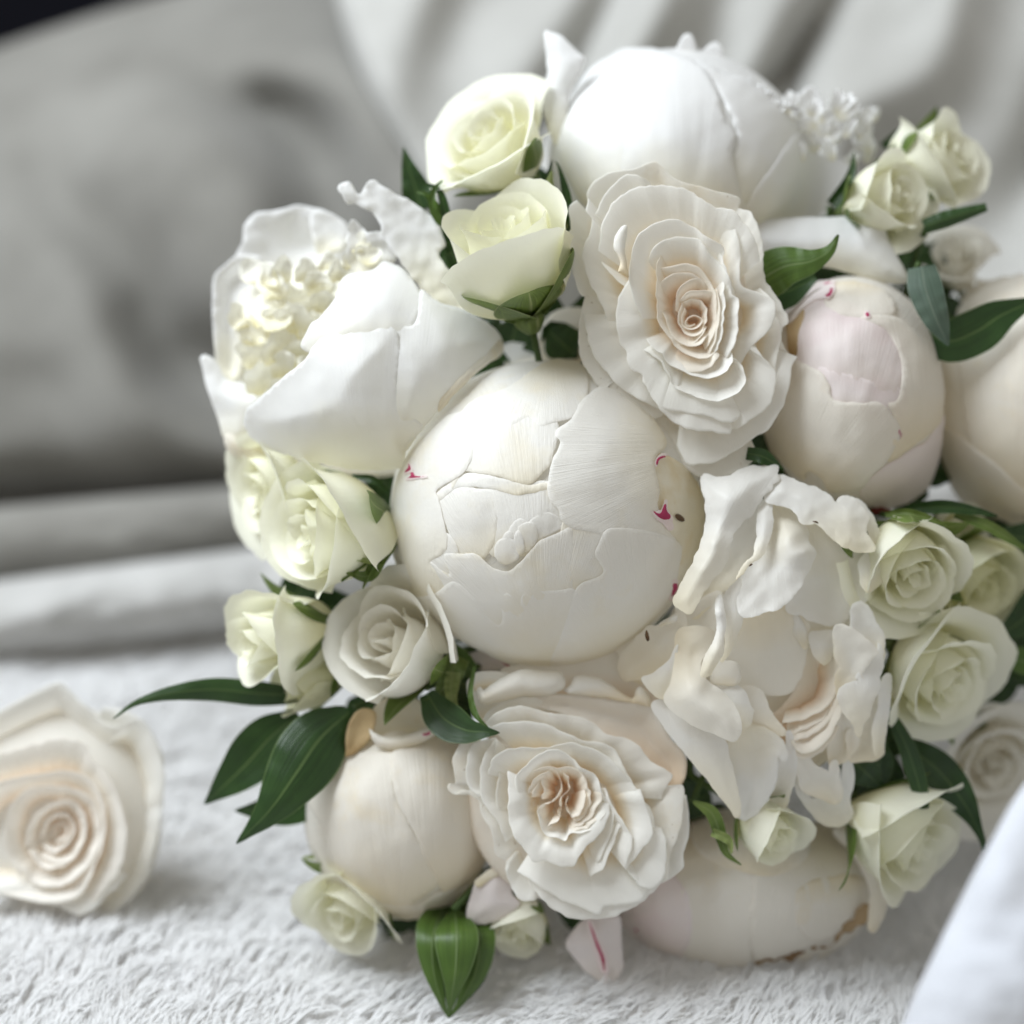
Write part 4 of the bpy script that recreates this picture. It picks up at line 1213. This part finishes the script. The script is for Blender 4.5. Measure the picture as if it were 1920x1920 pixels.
f.rp("1640,990 1720,982 1792,968 1812,1002 1802,1100 1792,1250 1762,1350 1702,1502 1690,1670", -38, .35, 60, .8, 1.8, 'rose_worn')
f.rp("655,1680 720,1792 800,1872 900,1942 1000,1967 1150,1972 1300,1942 1480,1852 1600,1742 1655,1660", -42, .55, 60, .7, 2.2)
f.rp("560,1620 700,1702 850,1802 950,1852 1080,1902 1178,1937 1205,1870 1300,1862 1400,1862 1500,1822 1535,1750", -30, .55, 60, .7, 2.2)
f.rp("245,600 150,642 90,742 78,830 98,950 50,962 42,1002 90,1042 150,1002 240,1062 280,1102 292,1180 352,1292 386,1372 400,1482 470,1535", -38, .4, 60, .8, 1.8, 'rose_worn')
f.rp("355,535 450,506 600,491 720,502 850,542 960,602 1100,642 1230,662 1300,722 1370,862 1430,962 1490,1062 1550,1132 1602,1300 1655,1370", -22, .42, 64, .9, 1.6)
f.rp("390,610 300,632 220,662 200,722 178,850 190,962 280,1060 292,1000", -30, .35, 56)
f.rp("1640,1290 1672,1400 1674,1560 1642,1682 1560,1742 1470,1722 1478,1630", -18, .4, 60, .7, 2.0)
f.rp("395,635 312,742 284,850 285,1000 312,1102 372,1190 425,1260 470,1400", -22, .35, 60, .9, 1.6)
f.rp("400,620 396,760 420,900 400,1050 430,1200", -26, .3, 60)
f.rp("1475,1000 1532,1130 1552,1220 1572,1300 1562,1382 1490,1442 1440,1522 1375,1600", -8, .4, 66, .8, 1.8)
f.rp("345,890 370,782 450,717 560,690 700,686 800,690 880,665 980,652 1100,692 1220,742 1320,842 1410,945", -10, .45, 70)
f.rp("492,860 494,1000 496,1200 540,1362 610,1442 690,1548 760,1527 860,1572 930,1582 992,1560 1032,1490 1102,1402 1182,1332 1242,1202 1255,1110", 4, .5, 66, .7, 2.1)
f.rp("1215,990 1262,1100 1332,1210 1412,1335 1424,1362 1412,1452 1362,1600", -4, .42, 66, .9, 1.6)
f.rp("1345,1230 1302,1350 1252,1482 1202,1592 1105,1650", -8, .4, 60)
f.rp("1272,1120 1284,1240 1242,1382 1150,1570", -6, .4, 60)
f.rp("610,1160 575,1050 552,960 556,890 602,840 680,770 762,714 840,702 900,720 980,770 1032,840 1140,890 1192,1000 1232,1110 1247,1150", -2, .5, 74)
f.rp("715,1160 735,1272 775,1342 850,1357 920,1384 952,1337 1050,1322 1150,1282 1242,1140", 2, .5, 70, 1.2, 1.2)
f.rp("620,920 680,862 780,832 870,836 960,841 1040,872 1082,960 1102,1050 1112,1120", -8, .5, 70, mat='rose_heart')
H_ = dict(mat='rose_heart', endfall=8, step=4, wobx=2.0, rip=4)
f.rp("640,1030 662,960 720,900 760,880", -10, .5, 60, **H_)
f.rp("670,1060 702,960 770,890", -12, .5, 60, **H_)
f.rp("765,1300 800,1272 862,1232 882,1150 892,1050", -4, .6, 60, **H_)
f.rp("735,1250 722,1190 732,1130 800,1092 850,1062 882,1010 872,900 850,845", -6, .6, 64, **H_)
f.rp("750,1080 752,960 742,900 800,850", -12, .6, 60, **H_)
f.rp("880,1210 868,1160 890,1060 942,1000 932,900 890,850", -8, .6, 64, **H_)
f.rp("935,1050 930,1130 970,1222 1022,1192 1062,1080 1072,1000", -6, .7, 60, **H_)
f.rp("990,1240 1060,1202 1102,1120 1112,1050 1072,950 1040,870", -6, .6, 64, **H_)
f.rp("975,1292 1080,1242 1152,1150 1187,1060 1180,980", -3, .55, 64, **H_)
f.rp("960,1320 1100,1280 1200,1180 1230,1120", -1, .5, 60, **H_)

# ================================================================== loose rose on the blanket
f = Flower('rose', 'loose cream rose with a peach heart lying on the blanket, left of the bouquet', 'rose', FN, -362, '290,965', 'rose_ivory', None, stem=False)
f.ball('270,930', 520, 580, 120, drop=170, mat='rose_ivory')
f.rp("-120,460 120,330 250,268 300,262 340,300 450,400 560,470 680,430 760,560 797,700 792,850", -70, .3, 120, .8, 1.6, step=7)
f.rp("500,380 640,410 740,510 797,650 792,820 762,1020 722,1180 642,1300 522,1390 400,1450", -84, .3, 130, .8, 1.6, step=7)
f.rp("770,980 690,1232 560,1372 400,1462 200,1502 0,1512 -150,1482 -330,1320 -330,1000 -250,700 -120,440", -74, .3, 130, .8, 1.6, step=7)
f.rp("-220,1300 0,1292 100,1312 200,1332 300,1352 400,1390 520,1300 620,1200", -20, .45, 90, .7, 1.9, step=6)
f.rp("-220,640 0,602 200,547 330,530 420,560 440,610 510,700 572,800 612,950 592,1150 490,1290 390,1400", -14, .45, 90, .8, 1.7, 'rose_peach', step=6)
f.rp("-200,900 -120,800 0,742 200,702 350,692 450,742 502,850 512,1000 462,1150 380,1300 200,1330 0,1280", -6, .45, 90, mat='rose_peach', step=6)
f.rp("100,1200 20,1050 40,900 100,802 200,762 350,772 450,832 492,950 472,1080 380,1202 280,1252 170,1242 90,1150", -8, .5, 90, mat='rose_peach', step=5)
f.rp("120,1060 140,960 180,900 280,832 380,852 422,950 382,1080 290,1162 200,1152 135,1080", -12, .5, 80, mat='rose_peach', step=4)
f.rp("340,840 400,900 420,1000 370,1100 280,1140 200,1100", -16, .5, 70, mat='rose_peach', step=4)
f.rp("195,1020 235,920 315,900 362,960 332,1040 262,1085 205,1050", -18, .5, 60, mat='rose_peach', step=4)
f.rp("250,1000 280,950 330,960 320,1020 270,1040", -22, .5, 40, mat='rose_peach', step=3)

# ================================================================== spray roses
bloom('spray_rose', 'cream spray rose half open over a green calyx, left of the large upper rose', (990, 590, -130), (930, 392, -25), 122, 11, .10, 'spray', sepals=5, seed=3, sep_len=.62, sep_curl=.45, sepw=1.8, tall=.05)
bloom('spray_rose', 'soft focus open cream spray rose at the top left of the bouquet', (985, 335, -290), (885, 222, -200), 128, 11, .45, 'spray', sepals=3, seed=8)
bloom('spray_rose', 'open pale green spray rose between the left peony and the pointed bud', (735, 975, -200), (535, 1005, -85), 128, 12, .3, 'spray', sepals=4, seed=12, sep_len=.7)
bloom('spray_rose', 'pale spray rose half hidden behind the lower left edge of the big open peony', (570, 890, -310), (450, 925, -250), 112, 10, .5, 'spray', sepals=2, seed=15)
bloom('spray_rose', 'narrow cream spray rose bud pointing left above the long thin leaf', (630, 1160, -250), (425, 1220, -140), 92, 9, .4, 'spray', sepals=4, seed=21, sep_len=.6)
bloom('spray_rose', 'greyish cream spray rose with a neat swirl, below left of the centre bud', (815, 1245, -230), (695, 1185, -90), 122, 11, .30, 'spray_grey', sepals=5, seed=26, sep_len=.7, tall=.04)
bloom('spray_rose', 'small closed spray rose bud under the pointed cream bud at the left', (650, 1265, -290), (515, 1285, -230), 56, 7, .1, 'spray_green', sepals=3, seed=31)
bloom('spray_rose', 'cream spray rose with a tight swirl, right of the open ivory peony', (1655, 1000, -210), (1730, 1104, -65), 110, 12, .32, 'spray', sepals=5, seed=37, sep_len=.8)
bloom('spray_rose', 'greenish shaded spray rose tucked behind the tight swirl at the right', (1775, 1040, -350), (1862, 1125, -255), 108, 9, .2, 'spray_green', sepals=5, seed=42, sep_len=.9)
bloom('spray_rose', 'open spray rose with a yellow heart, lower right below the tight swirl', (1685, 1210, -290), (1808, 1308, -165), 128, 12, .5, 'spray', sepals=4, seed=47)
bloom('spray_rose', 'pale spray rose beside the near white cloth, lowest at the right', (1595, 1505, -280), (1760, 1615, -185), 118, 11, .35, 'spray', sepals=3, seed=53)
bloom('spray_rose', 'small closed green white bud below the open ivory peony', (1390, 1515, -190), (1475, 1592, -120), 64, 7, .12, 'spray', sepals=3, seed=59)
bloom('spray_rose', 'cream bud with a green rim resting on the blanket at the lower left', (690, 1640, -330), (622, 1745, -240), 96, 9, .4, 'spray', sepals=3, seed=64)
bloom('spray_rose', 'small drooping white bud between the green leaf bud and the lower rose', (990, 1680, -290), (965, 1775, -240), 62, 7, .06, 'spray', sepals=3, seed=70)
bloom('spray_rose', 'creamy bud standing in front of the top right bud', (1585, 400, -330), (1715, 352, -235), 86, 9, .28, 'spray', sepals=4, seed=75, sep_len=.7)
bloom('spray_rose', 'topmost cream bud at the right edge of the bouquet', (1680, 340, -430), (1818, 268, -350), 92, 9, .3, 'spray', sepals=4, seed=81)
bloom('spray_rose', 'blurred cream rose behind the two upper right buds', (1800, 540, -560), (1790, 455, -480), 66, 9, .6, 'spray_grey', sepals=2, seed=86)
bloom('spray_rose', 'large blurred pale rose behind the lower right spray roses', (1830, 1400, -520), (1880, 1450, -420), 125, 11, .6, 'spray_grey', sepals=2, seed=91)
bloom('spray_rose', 'pale half hidden spray rose behind the tight swirl and under the slim sepals', (1760, 1000, -380), (1815, 1010, -330), 70, 8, .15, 'spray', sepals=3, seed=95)

# ================================================================== leaves
LG = 'dark leaf sprigs in the bouquet'


def sprig(label, blades_, anchor, cat='leaf sprig', name='leaf_sprig', group=LG, st=True):
    root = empty(name, W(np.array(anchor, float)), label, cat, group)
    for (mid, wd, kw) in blades_:
        leaf('leaf', root, PX(mid), wd, **kw)
    if st:
        stem_to_bind(root, W(np.array(anchor, float)), .0010)
    return root


sprig('long thin dark leaf pointing left over the blanket', [("560,1305,-250 480,1300,-235 400,1293,-215 320,1300,-190 255,1318,-180 212,1348,-185", [14, 24, 24, 21, 14, 6, 1], dict(fold=-6))], (570, 1305, -260))
sprig('pair of broad dark green leaves hanging below the long thin leaf', [("655,1335,-205 600,1385,-165 555,1450,-140 505,1520,-135 443,1582,-150", [16, 58, 66, 48, 22, 1], dict(fold=-10, bow=6)), ("560,1340,-270 510,1380,-265 455,1440,-260 383,1508,-265", [12, 46, 50, 30, 1], dict(fold=8)), ("640,1420,-300 590,1480,-295 530,1515,-290 440,1520,-285", [20, 44, 42, 26, 1], dict(fold=4))], (665, 1325, -215))
sprig('dark leaf tip lying over the top edge of the lower rose', [("800,1300,-150 830,1345,-110 870,1368,-75 905,1372,-55 937,1374,-48", [14, 34, 36, 20, 1], dict(fold=6)), ("890,1250,-100 882,1300,-80 892,1340,-65 915,1365,-52", [3, 5, 6, 2], dict(fold=2, mat='leaf_light'))], (800, 1290, -170))
sprig('upright dark leaf left of the upper cream spray roses', [("790,395,-330 778,350,-325 765,310,-320 757,276,-320", [30, 28, 15, 1], dict(fold=4))], (800, 420, -340))
sprig('olive green leaf with a hooked tip under the bent white petal', [("1425,525,-150 1470,500,-120 1520,490,-105 1555,470,-100 1572,440,-100", [44, 42, 30, 14, 2], dict(fold=-8, mat='leaf_light')), ("1430,560,-190 1480,545,-190 1530,520,-185", [36, 30, 6], dict())], (1420, 540, -200))
sprig('grey green leaf hanging down over a dark leaf at the upper right', [("1728,500,-175 1735,540,-150 1752,590,-140 1778,648,-150", [26, 34, 30, 22, 2], dict(fold=-6, mat='leaf_grey')), ("1715,600,-240 1770,640,-225 1830,622,-215 1880,590,-215 1960,555,-220", [10, 36, 44, 40, 18, 2], dict(fold=6))], (1722, 495, -200))
sprig('dark strap leaf and rounded leaf below the yellow hearted spray rose', [("1665,1330,-200 1700,1400,-185 1722,1470,-175 1730,1520,-170 1718,1556,-172", [8, 14, 18, 18, 13, 3], dict(fold=-5)), ("1700,1400,-270 1760,1445,-250 1810,1510,-235 1840,1570,-230 1845,1595,-232", [20, 34, 36, 28, 10, 4], dict(fold=6))], (1660, 1320, -260))
sprig('small dark leaf between the open ivory peony and the lowest right spray rose', [("1590,1420,-230 1625,1450,-220 1650,1475,-222", [26, 34, 26, 6], dict(fold=4)), ("1630,1480,-240 1650,1430,-240 1645,1380,-245", [20, 28, 10], dict())], (1600, 1400, -260))
sprig('dark leaf at the right edge beside the shaded spray rose', [("1960,1120,-330 1920,1160,-320 1885,1185,-315 1856,1200,-315", [40, 34, 20, 2], dict(fold=4)), ("1880,1225,-330 1920,1240,-330 1960,1250,-330", [18, 26, 14], dict(mat='leaf_light')), ("1990,1010,-360 1930,1010,-350 1870,1000,-345", [40, 36, 10], dict())], (1960, 1130, -350))
sprig('small dark leaf tip between the large upper rose and the pink bud', [("1400,850,-90 1430,856,-80 1470,880,-82", [12, 14, 1], dict()), ("1440,870,-120 1400,880,-120 1380,860,-130", [14, 12, 4], dict())], (1400, 845, -140))
sprig('thin green sepals trailing from behind the pink bud at the right', [("1660,965,-150 1700,962,-120 1740,972,-110 1775,985,-112", [5, 9, 8, 2], dict(mat='sepal')), ("1700,955,-190 1770,950,-180 1830,958,-180 1870,968,-182", [8, 14, 10, 2], dict(mat='leaf')), ("1790,965,-190 1850,985,-180 1900,1015,-180 1925,1030,-182", [6, 11, 10, 3], dict(mat='sepal'))], (1660, 965, -200))
sprig('thick green calyx spike pointing right beside the upper right buds', [("1732,425,-250 1770,412,-245 1810,400,-242 1850,388,-242", [14, 17, 13, 8], dict(fold=-8, mat='leaf'))], (1735, 430, -270))
sprig('slim dark sepal curling up behind the creamy upper right bud', [("1560,385,-300 1585,350,-295 1598,318,-294 1601,285,-295", [12, 12, 8, 1], dict(mat='leaf')), ("1655,275,-440 1680,255,-440 1700,232,-442", [8, 9, 1], dict(mat='leaf'))], (1555, 390, -310))
sprig('dark sepal spike below the large lower rose, next to the small closed bud', [("1300,1503,-110 1335,1525,-105 1352,1570,-105 1362,1600,-106 1390,1622,-108", [3, 14, 13, 7, 1], dict(mat='sepal')), ("1335,1560,-100 1365,1575,-95 1372,1600,-96", [8, 9, 2], dict(mat='sepal_pale'))], (1300, 1500, -150))
sprig('curled pale sepals under the greyish cream spray rose', [("860,1230,-170 840,1275,-150 815,1310,-145 790,1318,-146", [22, 24, 12, 3], dict(mat='sepal', wave=7)), ("850,1260,-155 846,1300,-140 852,1330,-138 838,1340,-140", [14, 15, 8, 2], dict(mat='sepal_pale', wave=8)), ("800,1250,-200 850,1240,-190 890,1260,-190", [24, 34, 12], dict(mat='leaf_light'))], (850, 1230, -200))
sprig('curled light green sepals between the left spray roses and the centre bud', [("735,985,-150 705,1030,-115 672,1060,-100 640,1090,-100", [12, 14, 10, 2], dict(mat='sepal', wave=6)), ("745,1000,-140 712,1045,-100 690,1080,-92 650,1072,-90", [10, 16, 14, 4], dict(mat='sepal', wave=8)), ("730,1020,-130 700,1050,-90 668,1048,-85", [8, 9, 3], dict(mat='sepal_pale', wave=6)), ("660,892,-190 700,900,-170 730,925,-170", [3, 8, 3], dict(mat='leaf'))], (735, 980, -180))
sprig('thin twisted green shoots between the left peony and the upper spray rose', [("850,430,-200 820,390,-190 800,365,-185 782,360,-186", [7, 9, 7, 2], dict(mat='leaf_light')), ("848,440,-195 815,400,-180 812,360,-176 830,338,-178", [6, 8, 7, 2], dict(mat='leaf_light')), ("850,470,-200 838,410,-185 825,360,-180 800,345,-182", [8, 10, 8, 3], dict(mat='leaf')), ("870,520,-215 850,480,-205 838,440,-200", [14, 16, 8], dict(mat='leaf'))], (868, 520, -230))
sprig('lime green bud sepals between the upper spray rose and the top peony', [("1050,430,-180 1040,390,-160 1030,350,-150 1035,320,-150", [14, 16, 12, 2], dict(mat='sepal_pale', fold=-10)), ("1035,440,-185 1015,400,-170 1008,372,-165", [12, 14, 10], dict(mat='sepal_pale', wave=5)), ("1060,420,-190 1062,370,-175 1050,320,-172 1042,302,-174", [9, 11, 6, 1], dict(mat='leaf')), ("1020,400,-195 1025,350,-190 1035,300,-190", [6, 8, 1], dict(mat='leaf'))], (1055, 440, -210))
# closed leafy bud at the bottom
root = empty('leaf_bud', W(np.array([850, 1730, -190.])), 'plump green bud of wrapped leaves hanging lowest, on the blanket below the lower left peony', 'leaf bud')
leaf('leaf', root, PX("868,1690,-310 896,1750,-190 894,1815,-168 868,1872,-160 842,1908,-158"), [5, 24, 34, 28, 12, 1], 'leaf_light', fold=-14)
leaf('leaf', root, PX("838,1690,-310 812,1750,-170 812,1815,-150 826,1872,-150 841,1909,-156"), [5, 26, 36, 28, 12, 1], 'leaf_light', fold=-14)
leaf('leaf', root, PX("852,1704,-240 856,1750,-150 854,1818,-128 846,1872,-136 841,1906,-152"), [5, 30, 44, 34, 13, 1], 'leaf_light', fold=-9)
leaf('leaf', root, PX("852,1690,-330 852,1760,-200 850,1830,-190 843,1895,-172"), [8, 48, 42, 2], 'leaf')
leaf('leaf', root, PX("890,1710,-260 910,1780,-205 902,1835,-190 880,1872,-186"), [14, 20, 17, 8, 1], 'leaf', fold=-6)
stem_to_bind(root, W(np.array([850, 1705, -190.])), .0012)
# a small stray tip at the far left bottom
sprig('tiny green sepal tip peeking out left of the lower left peony', [("612,1590,-300 590,1605,-300 568,1608,-302", [7, 6, 2], dict(mat='sepal_pale'))], (620, 1585, -310), st=False)

# foliage deep between the stalks
rs = np.random.default_rng(77)
places = ["right of the large left peony's tip", 'above the centre bud', 'under the bent white petal', "under the large upper rose's lowest petal", 'under the right cream peony', 'left of the rounded lower right leaf', 'above the lowest right spray rose', 'above the leaf tip of the lower rose', "left of the centre bud's crimson flecks", 'under the half open upper spray rose', 'under the lower rose', 'beside the plump green leaf bud', 'left of the top peony', 'beneath the grey green leaf', 'at the right edge under the slim sepals', 'behind the greyish swirl spray rose', 'below the pink bud', 'at the right edge beside the shaded spray rose', 'between lower rose and open ivory peony', 'left of the browned rolled petal', 'behind the two upper right buds', 'between bent white petal and pink bud', 'under the centre bud', 'behind the plump green leaf bud']
for pi_, (x, y, h) in enumerate(((960, 640, -330), (1050, 640, -300), (1440, 560, -330), (1400, 860, -260), (1700, 920, -380), (1680, 1380, -380), (1640, 1480, -380), (870, 1290, -330), (760, 930, -360), (860, 480, -340), (1080, 1700, -400), (920, 1700, -420), (1040, 380, -380), (1740, 620, -420), (1860, 1000, -450), (620, 1140, -380), (1560, 940, -300), (1900, 1240, -460), (1300, 1500, -330), (720, 1300, -380), (1700, 470, -480), (1560, 540, -380), (1150, 1250, -330), (760, 1750, -430))):
    bl = []
    for k in range(7):
        a = rs.uniform(0, 6.28)
        ln = rs.uniform(90, 150)
        p0 = np.array([x, y]) + rs.uniform(-70, 70, 2) * (k > 2)
        p1 = p0 + ln * .5 * np.array([math.cos(a), math.sin(a)])
        p2 = p0 + ln * np.array([math.cos(a + .2), math.sin(a + .2)])
        dx = lambda p: "%.0f,%.0f,%.0f" % (p[0], p[1], h - (60 if k > 2 else 0) + rs.uniform(-30, 10))
        bl.append((dx(p0 - (p1 - p0) * .6) + ' ' + dx(p0) + ' ' + dx(p1), [10, 34, 38, 20, 2], dict(fold=6)))
    root = empty('filler_sprig', W(np.array([x, y, h - 40.])), 'shaded dark leaf sprig ' + places[pi_], 'leaf sprig', 'shaded leaves inside the bouquet')
    for mid, wd, kw in bl:
        leaf('leaf', root, PX(mid), wd, **kw)
    stem_to_bind(root, W(np.array([x, y, h - 40.])), .0010)
